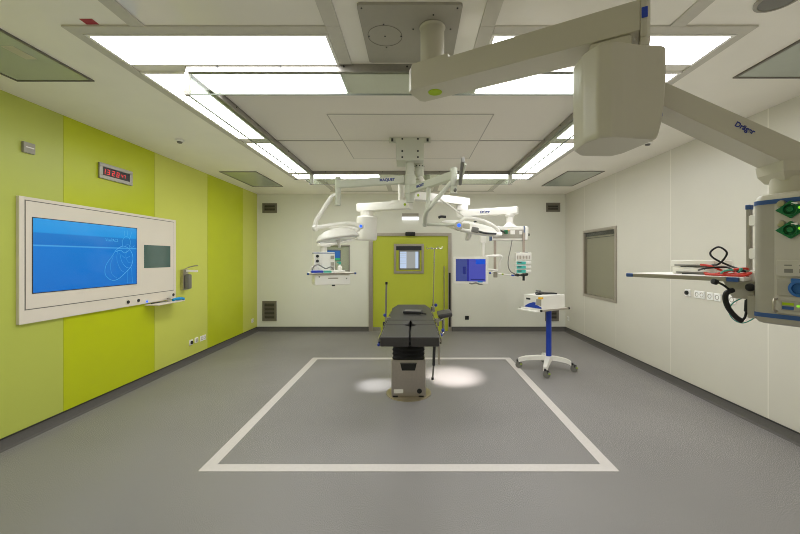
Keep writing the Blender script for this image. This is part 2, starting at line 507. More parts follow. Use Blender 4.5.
# ---- floor marking
mb = MB()
x0, x1, y0, y1, tw = XM - 1.57, XM + 1.59, 2.735, 5.86, .095
mb.ring((x0, y0, x1, y1), (x0 + tw, y0 + tw, x1 - tw, y1 - tw), 0, .0015)
tag(link('floor_marking', mb, M_TAPE, None, (XM, 4.3, 0)), 'white square line marked on the grey floor around the operating table', 'floor marking')

# ---- ceiling: grid bars
bars = []
def bar(x0, y0, x1, y1, label, h=.012, m=None):
    n = len(bars) + 1
    bars.append(struct('trim_%d' % n, MB().box((x0, y0, ZC - h), (x1, y1, ZC), .003), m or M_GRID, label, 'ceiling trim'))
for x, nm in ((-1.66, 'far left'), (-.49, 'left of centre'), (.44, 'right of centre'), (1.58, 'far right')):
    bar(x - .045, YF, x + .045, 2.19, 'grey ceiling bar running lengthwise in the front, ' + nm)
    bar(x - .045, 6.5, x + .045, 7.6, 'grey ceiling bar running lengthwise at the back, ' + nm)
for x in (-.49, .44):
    bar(x - .045, 2.19, x + .045, 2.62, 'grey ceiling bar between light and pendant plate, ' + ('left' if x < 0 else 'right'))
bar(-2.12, 2.19, -.535, 2.262, 'grey cross bar in front of the left front light')
bar(.485, 2.19, 2.07, 2.262, 'grey cross bar in front of the right front light')
bar(-2.12, 2.262, -2.055, 6.5, 'grey bar along the left row of ceiling lights')
bar(2.005, 2.262, 2.07, 6.5, 'grey bar along the right row of ceiling lights')
bar(-2.12, 6.43, 2.07, 6.5, 'grey cross bar behind the back ceiling lights')
bar(-1.75, 7.6, 1.67, 7.65, 'grey cross bar near the back wall')
bar(-.445, .9, .395, .905, 'thin seam across the front middle ceiling panel', .002, M_SEAM)
bar(-.445, 2.29, -.32, 2.297, 'thin ceiling seam left of the pendant plate', .002, M_SEAM)
bar(.27, 2.29, .395, 2.297, 'thin ceiling seam right of the pendant plate', .002, M_SEAM)

# glossy ceiling panels in front of the lights
for k, (a, b, lb) in enumerate(((-1.615, -.535, 'left'), (-.445, .395, 'middle'), (.485, 1.535, 'right'))):
    struct('trim_%d' % (len(bars) + 1), MB().box((a, YF, ZC - .004), (b, 2.19 if k != 1 else 2.60, ZC)), M_CEILGL, 'glossy white ceiling panel in the front, ' + lb, 'ceiling panel')
    bars.append(None)

# ---- ceiling lights
def ceiling_light(x0, x1, y0, y1, label):
    t = thing('ceiling_light', label, 'light', ((x0 + x1) / 2, (y0 + y1) / 2, ZC - .016), 'lit ceiling panels around the operating field')
    link('light_frame', MB().ring((x0 - .02, y0 - .02, x1 + .02, y1 + .02), (x0, y0, x1, y1), ZC - .016, ZC, bev=.002), M_WHITE, t)
    link('diffuser', MB().box((x0, y0, ZC - .010), (x1, y1, ZC - .002)), M_DIFF, t, smooth=False)
    return t
RX0, RX1 = 1.655, 1.985
ceiling_light(-2.03, -.555, 2.285, 2.615, 'long white ceiling light in the front row, on the green wall side')
ceiling_light(.505, 1.985, 2.285, 2.615, 'long white ceiling light in the front row, on the white wall side')
ceiling_light(-1.69, -.56, 2.75, 3.07, 'ceiling light behind the glass skirt front, on the green wall side')
ceiling_light(.51, 1.615, 2.75, 3.07, 'ceiling light behind the glass skirt front, on the white wall side')
ceiling_light(-2.03, -1.735, 2.75, 4.24, 'ceiling light along the green wall side of the skirt, nearer one')
ceiling_light(RX0, RX1, 2.75, 4.24, 'ceiling light along the white wall side of the skirt, nearer one')
ceiling_light(-2.03, -1.735, 4.42, 5.92, 'ceiling light along the green wall side of the skirt, farther one')
ceiling_light(RX0, RX1, 4.42, 5.92, 'ceiling light along the white wall side of the skirt, farther one')
ceiling_light(-2.03, -.59, 6.06, 6.40, 'ceiling light in the back row, on the green wall side')
ceiling_light(.51, 1.985, 6.06, 6.40, 'ceiling light in the back row, on the white wall side')

# ---- airflow canopy with glass skirt
CX0, CX1, CY0, CY1 = -1.645, 1.545, 2.65, 5.87
c = thing('airflow_canopy', 'square laminar airflow ceiling field hemmed by a clear glass skirt', 'air outlet', (XM, 4.3, ZC))
mb = MB()
mb.box((CX0 + .03, 3.11, ZC - .008), (CX1 - .03, CY1 - .03, ZC), mi=0)
mb.box((-.84, 3.53, ZC - .012), (.77, 5.10, ZC - .008), mi=1)
for y in (3.53, 5.10): mb.box((-.84, y - .006, ZC - .0125), (.77, y + .006, ZC - .008), mi=2)
for x in (-.84, .77): mb.box((x - .006, 3.53, ZC - .0125), (x + .006, 5.10, ZC - .008), mi=2)
mb.box((CX0 + .03, 4.312, ZC - .014), (CX1 - .03, 4.332, ZC - .008), mi=2)
link('diffuser_field', mb, [M_FIELD, M_FIELDC, M_FSEAM], c, smooth=False)
RZ, GZ = 2.942, 2.783
def rail(a, b, horizontal):
    mb = MB()
    if horizontal: mb.box((a[0], a[1] - .02, RZ), (b[0], b[1] + .02, ZC), .004)
    else: mb.box((a[0] - .02, a[1], RZ), (b[0] + .02, b[1], ZC), .004)
    r = link('rail', mb, M_ALU, c)
    mb = MB()
    n = 7
    for k in range(n):
        s = (k + .5) / n
        p = Vector((a[0] + (b[0] - a[0]) * s, a[1] + (b[1] - a[1]) * s, (RZ + ZC) / 2 + .008))
        q = Vector((0, -.024, 0)) if horizontal else Vector((.024 if a[0] < 0 else -.024, 0, 0))
        mb.cyl(p, p + q, .007, seg=8)
    link('screws', mb, M_DARK, r)
rail((CX0, CY0), (CX1, CY0), True); rail((CX0, CY1), (CX1, CY1), True)
rail((CX0, CY0), (CX0, CY1), False); rail((CX1, CY0), (CX1, CY1), False)
for a, b in (((CX0, CY0 - .003), (CX1, CY0 + .003)), ((CX0, CY1 - .003), (CX1, CY1 + .003)), ((CX0 - .003, CY0), (CX0 + .003, CY1)), ((CX1 - .003, CY0), (CX1 + .003, CY1))):
    mb = MB()
    mb.box((a[0], a[1], GZ + .008), (b[0], b[1], RZ), mi=0)
    mb.box((a[0] - .003, a[1] - .003, GZ), (b[0] + .003, b[1] + .003, GZ + .008), mi=1)
    link('glass_skirt', mb, [M_GLASS, M_RIBBON], c, smooth=False)
for x in (CX0, CX1):
    for y in (CY0, CY1):
        k = .017 if y == CY0 else .03; link('corner_post', MB().box((x - k, y - k, GZ - .005), (x + k, y + k, RZ), .004), M_GREYPL, c)

# ---- flush grey-green glass hatches in the ceiling
def hatch(x0, x1, y0, y1, label):
    t = thing('ceiling_hatch', label, 'ceiling hatch', ((x0 + x1) / 2, (y0 + y1) / 2, ZC - .01), 'flush ceiling hatches along the walls')
    link('border', MB().ring((x0, y0, x1, y1), (x0 + .02, y0 + .02, x1 - .02, y1 - .02), ZC - .010, ZC, bev=.001), M_SEAM, t)
    link('panel', MB().box((x0 + .02, y0 + .02, ZC - .006), (x1 - .02, y1 - .02, ZC)), M_HATCH, t, smooth=False)
    return t
h = hatch(-3.13, -2.52, 1.66, 2.88, 'grey-green flush ceiling hatch with white sticker, nearest the green wall front')
link('sticker', MB().box((-2.72, 2.40, ZC - .0075), (-2.64, 2.56, ZC - .006)), M_WARMWHITE, h)
hatch(-3.15, -2.55, 5.9, 7.12, 'grey-green flush ceiling hatch above the far end of the green wall')
hatch(2.47, 3.07, 1.64, 2.83, 'grey flush ceiling hatch above the large grey equipment arm')
hatch(2.47, 3.07, 5.86, 7.08, 'grey flush ceiling hatch above the taupe window')

# ---- small things on the ceiling
def detector(x, y, label):
    t = thing('smoke_detector', label, 'detector', (x, y, ZC - .035), 'small round ceiling detectors')
    link('detector_base', MB().lathe([(0, 0), (.05, 0), (.055, -.012), (.04, -.022), (0, -.022)], 24, 0, Matrix.Translation((x, y, ZC))), M_WHITE, t)
    link('sensor_cap', MB().lathe([(0, 0), (.03, 0), (.024, -.016), (0, -.018)], 20, 0, Matrix.Translation((x, y, ZC - .022))), M_MIDGREY, t)
detector(-2.78, 4.33, 'small white smoke detector on the ceiling near the green wall')
detector(2.83, 4.42, 'small white smoke detector on the ceiling near the white wall')
t = thing('ceiling_speaker', 'round grey loudspeaker grille in the ceiling above the equipment arm', 'speaker', (1.97, 1.97, ZC - .012))
link('rim', MB().lathe([(.085, 0), (.105, 0), (.105, -.008), (.088, -.012), (.085, 0)], 32, 0, Matrix.Translation((1.97, 1.97, ZC))), M_GREYPL, t)
link('grille', MB().lathe([(0, 0), (.086, 0), (.086, -.008), (0, -.010)], 32, 0, Matrix.Translation((1.97, 1.97, ZC))), M_MIDGREY, t)
solo('warning_sticker', MB().box((-1.96, 2.135, ZC - .002), (-1.885, 2.186, ZC - .0002)), M_REDST, 'small red sticker on the ceiling beside the front row light', 'sticker')

# ------------------------------------------------------------------ left wall fittings
SY0, SY1 = 3.18, 5.276
LW0 = LW
LW = LW @ Matrix.Diagonal((.991, 1, 1, 1))
d = thing('wall_display', 'white wall console with a large lit blue screen on the green wall', 'display', (XL, 4.2, 1.02))
link('housing', MB(LW).box((SY0, 1.02, 0), (SY1, 2.14, .03), .004), M_BEIGE, d)
mb = MB(LW); mb.ring((SY0 + .045, 1.14, SY1 - .045, 2.112), (SY0 + .053, 1.148, SY1 - .053, 2.104), .03, .0308)
link('cover_seam', mb, M_SEAM, d, smooth=False)
c = link('cover_panel', MB(LW).box((SY0 + .053, 1.148, .03), (SY1 - .053, 2.104, .034), .001), M_BEIGE, d)
link('screen_bezel', MB(LW).ring((3.283, 1.28, 4.527, 1.967), (3.29, 1.287, 4.52, 1.96), .034, .037), M_DARK, d)
def screen_material():
    m = mat('blue_screen', (10, 20, 40), 0.12, emit=(0, 122, 206), estr=0.9)
    nt = m.node_tree; b = nt.nodes['Principled BSDF']
    tc = nt.nodes.new('ShaderNodeTexCoord'); sp = nt.nodes.new('ShaderNodeSeparateXYZ')
    nt.links.new(tc.outputs['Generated'], sp.inputs[0])
    r = nt.nodes.new('ShaderNodeValToRGB')
    r.color_ramp.interpolation = 'LINEAR'
    e = r.color_ramp.elements
    e[0].position = 0.0; e[0].color = (*lin((0, 108, 196)), 1)
    e[1].position = 1.0; e[1].color = (*lin((40, 152, 222)), 1)
    for p, cc in ((.62, (0, 118, 204)), (.635, (78, 168, 226)), (.65, (0, 112, 196)), (.80, (6, 118, 198)), (.82, (22, 146, 220))):
        q = r.color_ramp.elements.new(p); q.color = (*lin(cc), 1)
    nt.links.new(sp.outputs['Z'], r.inputs['Fac'])
    nt.links.new(r.outputs['Color'], b.inputs['Emission Color'])
    return m
s = link('screen', MB(LW).box((3.29, 1.287, .034), (4.52, 1.96, .036)), screen_material(), d, smooth=False)
M_HEART = emis('heart_line', (70, 172, 230), 0.8)
mb = MB(LW)
def curve2(pts, r=.004, closed=False):
    r *= .7
    mb.tube([(u, v, .036) for u, v in pts], r, seg=5, sub=5)
curve2([(4.12, 1.36), (4.06, 1.42), (4.07, 1.52), (4.16, 1.63), (4.22, 1.70), (4.32, 1.74), (4.42, 1.69), (4.46, 1.60), (4.43, 1.50), (4.36, 1.44), (4.26, 1.37), (4.18, 1.345), (4.12, 1.36)])
curve2([(4.26, 1.66), (4.29, 1.56), (4.36, 1.49), (4.44, 1.48)], .003)
curve2([(4.30, 1.74), (4.30, 1.80), (4.34, 1.85), (4.40, 1.84), (4.42, 1.78), (4.40, 1.72)], .003)
curve2([(4.33, 1.86), (4.33, 1.92)], .003); curve2([(4.37, 1.86), (4.38, 1.93)], .003); curve2([(4.41, 1.83), (4.44, 1.91)], .003)
curve2([(4.38, 1.46), (4.38, 1.30)], .003); curve2([(4.44, 1.48), (4.45, 1.30)], .003)
curve2([(4.17, 1.62), (4.13, 1.52), (4.15, 1.42), (4.22, 1.37)], .002); curve2([(4.23, 1.69), (4.22, 1.58), (4.27, 1.47), (4.33, 1.43)], .002)
curve2([(4.37, 1.70), (4.35, 1.62), (4.39, 1.55), (4.45, 1.54)], .002); curve2([(4.28, 1.64), (4.34, 1.60), (4.41, 1.62)], .002); curve2([(4.33, 1.73), (4.38, 1.76), (4.44, 1.73), (4.49, 1.75)], .002)
curve2([(4.20, 1.67), (4.27, 1.69), (4.33, 1.66), (4.40, 1.69)], .005)
link('heart_drawing', mb, M_HEART, s)
text('screen_title', 'VuePACS', .045, LW @ Matrix.Translation((4.15, 1.80, .037)), M_HEART, s, .0003)
link('small_screen', MB(LW).box((4.645, 1.472, .034), (5.146, 1.766, .037), .001), M_SCREENOFF, d)
for u, v, m in ((4.39, 1.075, M_DARK), (4.555, 1.075, M_DARK), (5.215, 1.08, M_DARK), (4.70, 1.045, M_BLUELED)):
    link('button', MB(LW).cyl((u, v, .03), (u, v, .04), .02 if m is M_DARK else .014, seg=16, bev=.003), m, d)
k = link('keyboard_shelf', MB(LW).box((4.70, .990, 0), (5.25, 1.003, .18), .004), M_BEIGE, d)
mb = MB(LW)
mb.tube([(5.10, 1.018, .10), (5.17, 1.030, .12), (5.25, 1.024, .13), (5.29, 1.012, .135)], .018, seg=10)
mb.sphere(LW.inverted() @ (LW @ Vector((5.19, 1.026, .12))), (.075, .022, .03), 0)
solo('cleaning_cloth', mb, M_SKYBLUE, 'crumpled bright blue cloth on the shelf below the wall console', 'cloth')
for k, (u, m) in enumerate(((4.78, M_DARK), (4.90, M_MIDGREY))):
    solo('pen', MB(LW).cyl((u, 1.010, .03 + .012 * k), (u + .13, 1.010, .045 + .012 * k), .006, seg=8), m, ('dark pen' if k == 0 else 'grey pen') + ' lying on the shelf below the wall console', 'pen')
solo('small_cup', MB(LW).lathe([(0, 0), (.018, 0), (.022, .05), (.018, .05), (.015, .004), (0, .004)], 16, 0, Matrix.Translation((5.06, 1.003, .07)) @ Matrix.Rotation(-PI / 2, 4, 'X')), M_GREYPL, 'small grey cup on the console shelf beside the blue cloth', 'cup')

LW = LW0 @ Matrix.Diagonal((.997, 1, 1, 1))
t = thing('wall_clock', 'digital clock with red numerals on the green wall above the console', 'clock', (XL, 4.215, 2.475))
link('clock_frame', MB(LW).ring((3.98, 2.475, 4.452, 2.648), (4.025, 2.515, 4.407, 2.608), 0, .022, bev=.004), M_ALU, t)
link('clock_face', MB(LW).box((4.025, 2.515, 0), (4.407, 2.608, .012)), M_DARK, t, smooth=False)
SEGS = {'0': 'abcdef', '1': 'bc', '2': 'abged', '3': 'abgcd', '7': 'abc', '8': 'abcdefg', '4': 'fgbc'}
def digit(mb, ch, u, v, w, h, th):
    q = {'a': (0, h, w, 0), 'd': (0, 0, w, 0), 'g': (0, h / 2, w, 0), 'b': (w, h / 2, 0, h / 2), 'c': (w, 0, 0, h / 2), 'e': (0, 0, 0, h / 2), 'f': (0, h / 2, 0, h / 2)}
    for s in SEGS[ch]:
        x, y, dx, dy = q[s]
        sh = (y + dy / 2) * .15
        mb.box((u + x + sh - th / 2, v + y - th / 2, .012), (u + x + dx + sh + th / 2, v + y + dy + th / 2, .0135))
for ch, u in zip('1328', (4.030, 4.088, 4.156, 4.220)):
    mb = MB(LW); digit(mb, ch, u, 2.536, .030, .050, .006); link('numeral', mb, M_LED, t, smooth=False)
for ch, u in zip('47', (4.29, 4.325)):
    mb = MB(LW); digit(mb, ch, u, 2.545, .018, .032, .005); link('numeral', mb, M_LED, t, smooth=False)

LW = LW0
t = thing('wall_thermostat', 'small grey thermostat high on the green wall, nearer than the clock', 'thermostat', (XL, 3.24, 2.53))
link('casing', MB(LW).box((3.195, 2.53, 0), (3.295, 2.625, .025), .005), M_GREYPL, t)
link('dial_strip', MB(LW).box((3.21, 2.575, .025), (3.28, 2.585, .029), .001), M_WHITE, t)

LWS = LW @ Matrix.Translation((-.05, 0, 0))
t = thing('soap_dispenser', 'steel elbow-lever soap dispenser on the pale green panel', 'dispenser', (XL, 5.48, 1.12))
link('housing', MB(LWS).box((5.42, 1.125, 0), (5.54, 1.43, .05), .006), M_STEEL, t)
link('bottle', MB(LWS).box((5.44, 1.14, .05), (5.525, 1.36, .115), .02), M_MIDGREY, t)
link('pump_head', MB(LWS).beam((5.48, 1.41, .05), (5.54, 1.40, .19), .05, .03, .008, up=Vector((0, 1, 0))), M_WHITE, t)
link('lever', MB(LWS).tube([(5.44, 1.42, .02), (5.47, 1.455, .08), (5.50, 1.48, .15), (5.53, 1.485, .20)], .008, seg=8), M_STEEL, t)

def socket(M, u, v, label, kind, group=None):
    org = M @ Vector((u, v, 0))
    t = thing('wall_socket', label, 'socket', org, group)
    wdt = .15 if kind == 'double' else .085
    link('cover_plate', MB(M).box((u - wdt / 2, v - .042, 0), (u + wdt / 2, v + .042, .012), .004), M_SOCKET if kind != 'dark' else M_BLACK, t)
    for k in ((-.036, .036) if kind == 'double' else (0,)):
        mb = MB(M)
        if kind in ('black', 'dark'):
            mb.cyl((u, v, .012), (u, v, .03), .026, seg=18, bev=.004)
            link('outlet', mb, M_BLACK, t)
        elif kind == 'switch':
            mb.box((u - .028, v - .028, .012), (u + .028, v + .028, .017), .003)
            link('rocker', mb, M_WARMWHITE, t)
        else:
            mb.lathe([(.026, 0), (.026, .002), (.021, .002), (.019, -.003), (0, -.003)], 18, 0, Matrix.Translation((u + k, v, .0125)))
            link('outlet', mb, M_GREYPL, t)
G = 'wall sockets and switches'
socket(LW, 5.62, .30, 'white wall socket with black outlet, low on the pale green panel', 'black', G)
socket(LW, 5.76, .305, 'plain white switch low on the pale green panel, between black outlet and double socket', 'switch', G)
socket(LW, 5.94, .30, 'white double socket low on the pale green panel', 'double', G)
socket(LW, 7.76, .27, 'single white socket on the green wall by the far corner', 'single', G)
socket(RW, -4.42, 1.18, 'white wall plate with black outlet, below the equipment shelf', 'black', G)
socket(RW, -4.235, 1.175, 'white double socket below the equipment shelf, beside the black outlet', 'double', G)
socket(RW, -4.085, 1.172, 'white single socket below the equipment shelf, next to the double socket', 'single', G)
socket(RW, -3.985, 1.17, 'white single socket below the equipment shelf, second along from the double socket', 'single', G)
socket(RW, -3.80, 1.165, 'white single socket behind the coiled black cable', 'single', G)
socket(RW, -7.84, .30, 'white single socket low on the white wall by the far corner', 'single', G)
socket(BW, 1.16, .29, 'small black socket low on the back wall beside the door', 'dark', G)

# ---- air grilles in the back wall
def grille(x0, x1, z0, z1, label):
    t = thing('air_vent', label, 'vent', ((x0 + x1) / 2, YB, z0), 'steel air vents in the back wall')
    link('vent_frame', MB(BW).ring((x0, z0, x1, z1), (x0 + .045, z0 + .045, x1 - .045, z1 - .045), 0, .02, bev=.004), M_VENT, t)
    link('vent_backing', MB(BW).box((x0 + .045, z0 + .045, 0), (x1 - .045, z1 - .045, .003)), M_VENTDARK, t, smooth=False)
    mb = MB(BW)
    n = max(3, int((z1 - z0 - .09) / .028))
    for k in range(n):
        z = z0 + .045 + (z1 - z0 - .09) * (k + .5) / n
        mb.box((x0 + .045, z - .004, .003), (x1 - .045, z + .004, .014))
    link('louvres', mb, M_VENT, t, smooth=False)
grille(-3.32, -3.0, 2.585, 2.80, 'small steel air vent high on the back wall by the green wall')
grille(-3.32, -3.01, .22, .66, 'tall steel air vent low on the back wall by the green wall')
grille(2.89, 3.20, 2.61, 2.81, 'small steel air vent high on the back wall above the trolley')
grille(2.87, 3.17, .22, .49, 'steel air vent low on the back wall behind the trolley')

t = thing('emergency_light', 'small lit white emergency lamp above the green door', 'lamp', (-.08, YB, 2.43))
link('lamp_housing', MB(BW).box((-.26, 2.50, 0), (.10, 2.575, .05), .005), M_GREYPL, t)
link('lit_face', MB(BW).box((-.26, 2.43, 0), (.10, 2.50, .05), .005), M_EXITLIT, t)

# ------------------------------------------------------------------ foreground equipment arm
PZ = Vector((.11, 2.185, 0))
f = thing('ceiling_pendant', 'large grey jointed equipment arm with green gas outlets and shelf', 'pendant arm', (PZ.x, PZ.y, ZC))
poly = []
for (cx, cy, a0) in ((.248, 2.56, 0), (-.295, 2.56, 90), (-.295, 2.01, 180), (.248, 2.01, 270)):
    for k in range(4):
        a = math.radians(a0 + 30 * k); poly.append((cx + .02 * math.cos(a), cy + .02 * math.sin(a)))
pl = link('ceiling_plate', MB().prism(poly, ZC - .02, ZC, .002), M_GREYPL, f)
mb = MB()
mb.lathe([(.104, 0), (.107, 0), (.107, -.001), (.104, -.001), (.104, 0)], 40, 0, Matrix.Translation((-.18, 2.27, ZC - .02)))
link('blanking_ring', mb, M_SEAM, pl)
mb = MB()
for x, y in ((-.18, 2.155), (-.28, 2.27), (-.08, 2.27), (-.18, 2.27), (-.18, 2.39), (.11, 2.07), (-.005, 2.2), (.22, 2.2), (-.29, 2.015), (.24, 2.015)):
    mb.cyl((x, y, ZC - .02), (x, y, ZC - .023), .005, seg=10)
link('screws', mb, M_DARK, pl)
mb = MB()
mb.lathe([(.073, 0), (.078, -.006), (.073, -.014), (.071, -.02), (.071, -.26), (0, -.26)], 36, 0, Matrix.Translation((PZ.x, PZ.y, ZC - .02)))
link('ceiling_tube', mb, M_WARMWHITE, f)
AD = Vector((.868, -.497, 0)); AP = Vector((.497, .868, 0))
a0 = Vector((.0257, 2.23, 0))
AM = frame(AD, AP, (0, 0, 1), a0)
mb = MB(AM)
mb.prism([(-.025, -.07), (.0, -.092), (1.15, -.092), (1.15, .092), (.0, .092), (-.025, .07)], 2.587, 2.722, .005)
mb.prism([(-.012, -.065), (.01, -.0925), (.24, -.0925), (.24, .0925), (.01, .0925), (-.012, .065)], 2.70, 2.742, .004)
arm = link('upper_arm', mb, M_WARMWHITE, f)
mb = MB(AM)
mb.lathe([(0, 0), (.042, 0), (.040, -.003), (0, -.003)], 32, 0, Matrix.Translation((.115, .0, 2.587)))
mb.cbox((-.026, 0, 2.64), (.006, .05, .045), .002)
link('lime_marker', mb, M_LIME, arm)
mb = MB(AM)
mb.prism([(1.15, -.094), (1.175, -.09), (1.19, -.05), (1.19, .05), (1.175, .09), (1.15, .094)], 2.555, 2.735, .006)
ec = link('end_cap', mb, M_WARMWHITE, arm)
link('blue_tab', MB(AM).box((1.155, -.0975, 2.635), (1.178, -.090, 2.68), .002), M_COBALT, ec)
mb = MB(AM); mb.prism([(.95, -.085), (1.12, -.085), (1.12, .085), (.95, .085)], 2.45, 2.588, .012)
link('swivel_neck', mb, M_WARMWHITE, f)
# lift head
base = [(.790, 1.458), (.745, 1.478), (.716, 1.55), (.726, 1.67), (.79, 1.745), (.96, 1.755), (1.005, 1.70), (1.035, 1.50), (1.02, 1.487), (.90, 1.476), (.84, 1.462)]
def rnd(poly):
    q = []
    for i in range(len(poly)):
        a, b = Vector(poly[i]), Vector(poly[(i + 1) % len(poly)])
        for s in (0, .34, .67):
            q.append(tuple(a.lerp(b, s)))
    return chaikin(q, 2)
ring = rnd(base)
cx, cy = .88, 1.61
def sec(z, s, dx=0, skew=0):
    out = []
    for x, y in ring:
        k = max(0.0, (x - .90) / .14)
        out.append((cx + (x - cx) * s - skew * k, cy + (y - cy) * s, z))
    return out
mb = MB()
mb.loft([sec(2.086, .93, skew=.036), sec(2.090, .965, skew=.035), sec(2.098, .985, skew=.033), sec(2.112, .995, skew=.03), sec(2.17, 1.0, skew=.016), sec(2.25, 1.0, skew=.006), sec(2.32, 1.0), sec(2.455, 1.0), sec(2.463, .99), sec(2.466, .97)])
lh = link('lift_head', mb, M_WARMWHITE, f)
mb = MB(); p = Vector((.995, 1.487, 2.40)); mb.cyl(p, p + Vector((0, -.003, 0)), .011, seg=18)
link('screw_cover', mb, M_WARMWHITE, lh)
# lower arm
q0 = Vector((.935, 1.665)); q1 = Vector((1.605, 1.56)); dd = (q1 - q0).normalized()
HW = .062
def tpx(px, off):                                    # where the arm's edge line meets a sight line of the survey
    k = (px - VX) / FOC; a = q0 + Vector((-dd.y, dd.x)) * off
    return (k * a.y - a.x) / (dd.x - k * dd.y), a
def zpx(px, py, off):
    t, a = tpx(px, off); return t, CAMZ - (py - VY) * (a.y + dd.y * t) / FOC
_t0, _z0 = zpx(664, 106, -HW); _t1, _z1 = zpx(782.5, 161.6, -HW)
SLP = (_z1 - _z0) / (_t1 - _t0)
def zb(t): return _z0 + SLP * (t - _t0)
_t2, _z2 = zpx(664.6, 82, -HW); _t3, _z3 = zpx(790, 137.8, -HW)
def zt(t): return _z2 + (_z3 - _z2) / (_t3 - _t2) * (t - _t2)
LA = frame((dd.x, dd.y, 0), (-dd.y, dd.x, 0), (0, 0, 1), (q0.x, q0.y, 0))
mb = MB(LA)
L2 = .80
th0, th1 = .100, .118
mb.loft([[(t, -HW, zb(t)), (t, HW, zb(t)), (t, HW, zt(t)), (t, -HW, zt(t))] for t in (.05, L2)])
la = link('lower_arm', mb, M_WARMWHITE, f)
sl = math.atan(-SLP)
du = Vector((dd.x * math.cos(sl), dd.y * math.cos(sl), -math.sin(sl)))
nf = Vector((dd.y, -dd.x, 0))
vu = nf.cross(du)
tt = .468
pt = LA @ Vector((tt, -HW - .001, zb(tt) * .4 + zt(tt) * .6))
text('maker_name', 'Dräger', .030, frame(du, vu, nf, pt), M_NAVY, la, .0006, bold=.0008, xs=.95)
mb = MB(); mb.sphere((1.018, 1.53, 2.20), .022)
link('blue_cap', mb, M_COBALT, lh)
mb = MB(LA)
zc0 = 1.925
mb.loft([[(.63 - .03 + k, -.075 + k, z), (.63 + .11, -.075 + k, z), (.63 + .11, .075 - k, z), (.63 - .03 + k, .075 - k, z)] for z, k in ((zc0, .022), (zc0 + .035, .004), (zb(.60) + .0, .0))])
link('knee_cap', mb, M_WARMWHITE, f, smooth=False)
cc = Vector((1.612, 1.556, 0))
link('column', MB().cyl((cc.x, cc.y, 1.85), (cc.x, cc.y, 1.94), .072, seg=36), M_WARMWHITE, f)
# media head
U = Vector((.42, -.9075, 0)).normalized(); N = Vector((U.y, -U.x, 0)); B2 = -N           # N points to the room centre
HA = Vector((1.479, 1.60, 0))
HM = frame(U, B2, (0, 0, 1), HA)                     # u along the face, v into the head, z up
def hpoly(k):
    pts = []
    L, W, r = .46, .25, .035
    for (x, y, a) in ((L - r, W - r, 0), (r, W - r, 90), (r, r, 180), (L - r, r, 270)):
        for i in range(5):
            t = math.radians(a + 22.5 * i); pts.append((x + (r - k) * math.cos(t), y + (r - k) * math.sin(t)))
    return pts
def hsec(z, k): return [(x, y, z) for x, y in hpoly(k)]
mb = MB(HM)
mb.loft([hsec(1.366, 0), hsec(1.828, 0)])
hd = link('media_head', mb, M_GREYPL, f)
mb = MB(HM); mb.loft([hsec(1.846, 0), hsec(1.858, .004), hsec(1.868, .012), hsec(1.874, .03)])
link('top_cover', mb, M_WARMWHITE, hd)
mb = MB(HM); mb.loft([hsec(1.318, .03), hsec(1.324, .012), hsec(1.335, .003), hsec(1.348, 0)])
link('bottom_cover', mb, M_GREYPL, hd)
mb = MB(HM); mb.loft([hsec(1.828, -.003), hsec(1.846, -.003)]); mb.loft([hsec(1.348, -.003), hsec(1.366, -.003)])
link('blue_band', mb, M_BLUE, hd)
link('service_panel', MB(HM).box((.078, -.004, 1.372), (.425, 0, 1.825), .001), M_PANELGR, hd)
for k, z in enumerate((1.797, 1.714)):
    for u in (.131, .275):
        FM = HM @ frame((1, 0, 0), (0, 0, 1), (0, -1, 0), (u, -.004, z))
        mb = MB(FM); mb.prism([(-.048, 0), (0, -.037), (.048, 0), (0, .037)], 0, .012, .003)
        g = link('gas_outlet', mb, M_GASGREEN, f)
        mb = MB(FM); mb.lathe([(0, .016), (.010, .016), (.012, .012), (.020, .012), (.021, .018), (.024, .018), (.025, .011)], 20)
        link('coupling_ring', mb, M_GASGREEN, g)
        mb = MB(FM); mb.box((.004, .018, .012), (.022, .027, .014)); link('gas_label', mb, M_WHITE, g)
        mb = MB(FM); mb.cyl((.030, .004, .012), (.030, .004, .015), .006, seg=10); link('status_light', mb, M_GREENLED, g)
        mb = MB(FM); mb.lathe([(0, .014), (.012, .012), (.015, 0)], 16, 0, Matrix.Translation((-.030, .027, 0)))
        link('locking_knob', mb, M_STEEL, hd)
FM = HM @ frame((1, 0, 0), (0, 0, 1), (0, -1, 0), (0, -.004, 0))
link('data_panel', MB(FM).box((.086, 1.525, 0), (.40, 1.592, .008), .003), M_PANELGR, hd)
mb = MB(FM)
for k in range(4): mb.box((.112 + .045 * k, 1.54, .008), (.138 + .045 * k, 1.556, .0095)); mb.box((.112 + .045 * k, 1.568, .008), (.135 + .045 * k, 1.573, .009))
link('data_ports', mb, M_MIDGREY, hd)
sp = link('power_socket', MB(FM).box((.088, 1.445, 0), (.20, 1.515, .008), .003), M_GREYPL, f)
mb = MB(FM); mb.lathe([(.034, 0), (.034, .010), (.023, .012), (.023, .004), (0, .004)], 24, 0, Matrix.Translation((.160, 1.478, .008)))
mb.box((.133, 1.502, .008), (.187, 1.518, .018), .004)
link('socket_lid', mb, M_LIDBLUE, sp)
link('earth_ports', MB(FM).box((.10, 1.385, 0), (.19, 1.425, .006), .002), M_GREYPL, hd)
mb = MB(FM); mb.box((.105, 1.408, .006), (.14, 1.418, .008)); link('green_label', mb, M_LIME, hd)
mb = MB(FM); mb.box((.105, 1.39, .006), (.14, 1.403, .008)); link('blue_label', mb, M_BLUE, hd)
mb = MB(FM); mb.cyl((.153, 1.407, .006), (.153, 1.407, .009), .005, seg=10); link('indicator_light', mb, M_GREENLED, hd)
mb = MB(FM); mb.tube([(.085, 1.43, 0), (.085, 1.428, .02), (.085, 1.40, .024), (.085, 1.38, .02), (.085, 1.378, 0)], .005, seg=8, sub=3); link('release_handle', mb, M_STEEL, hd)
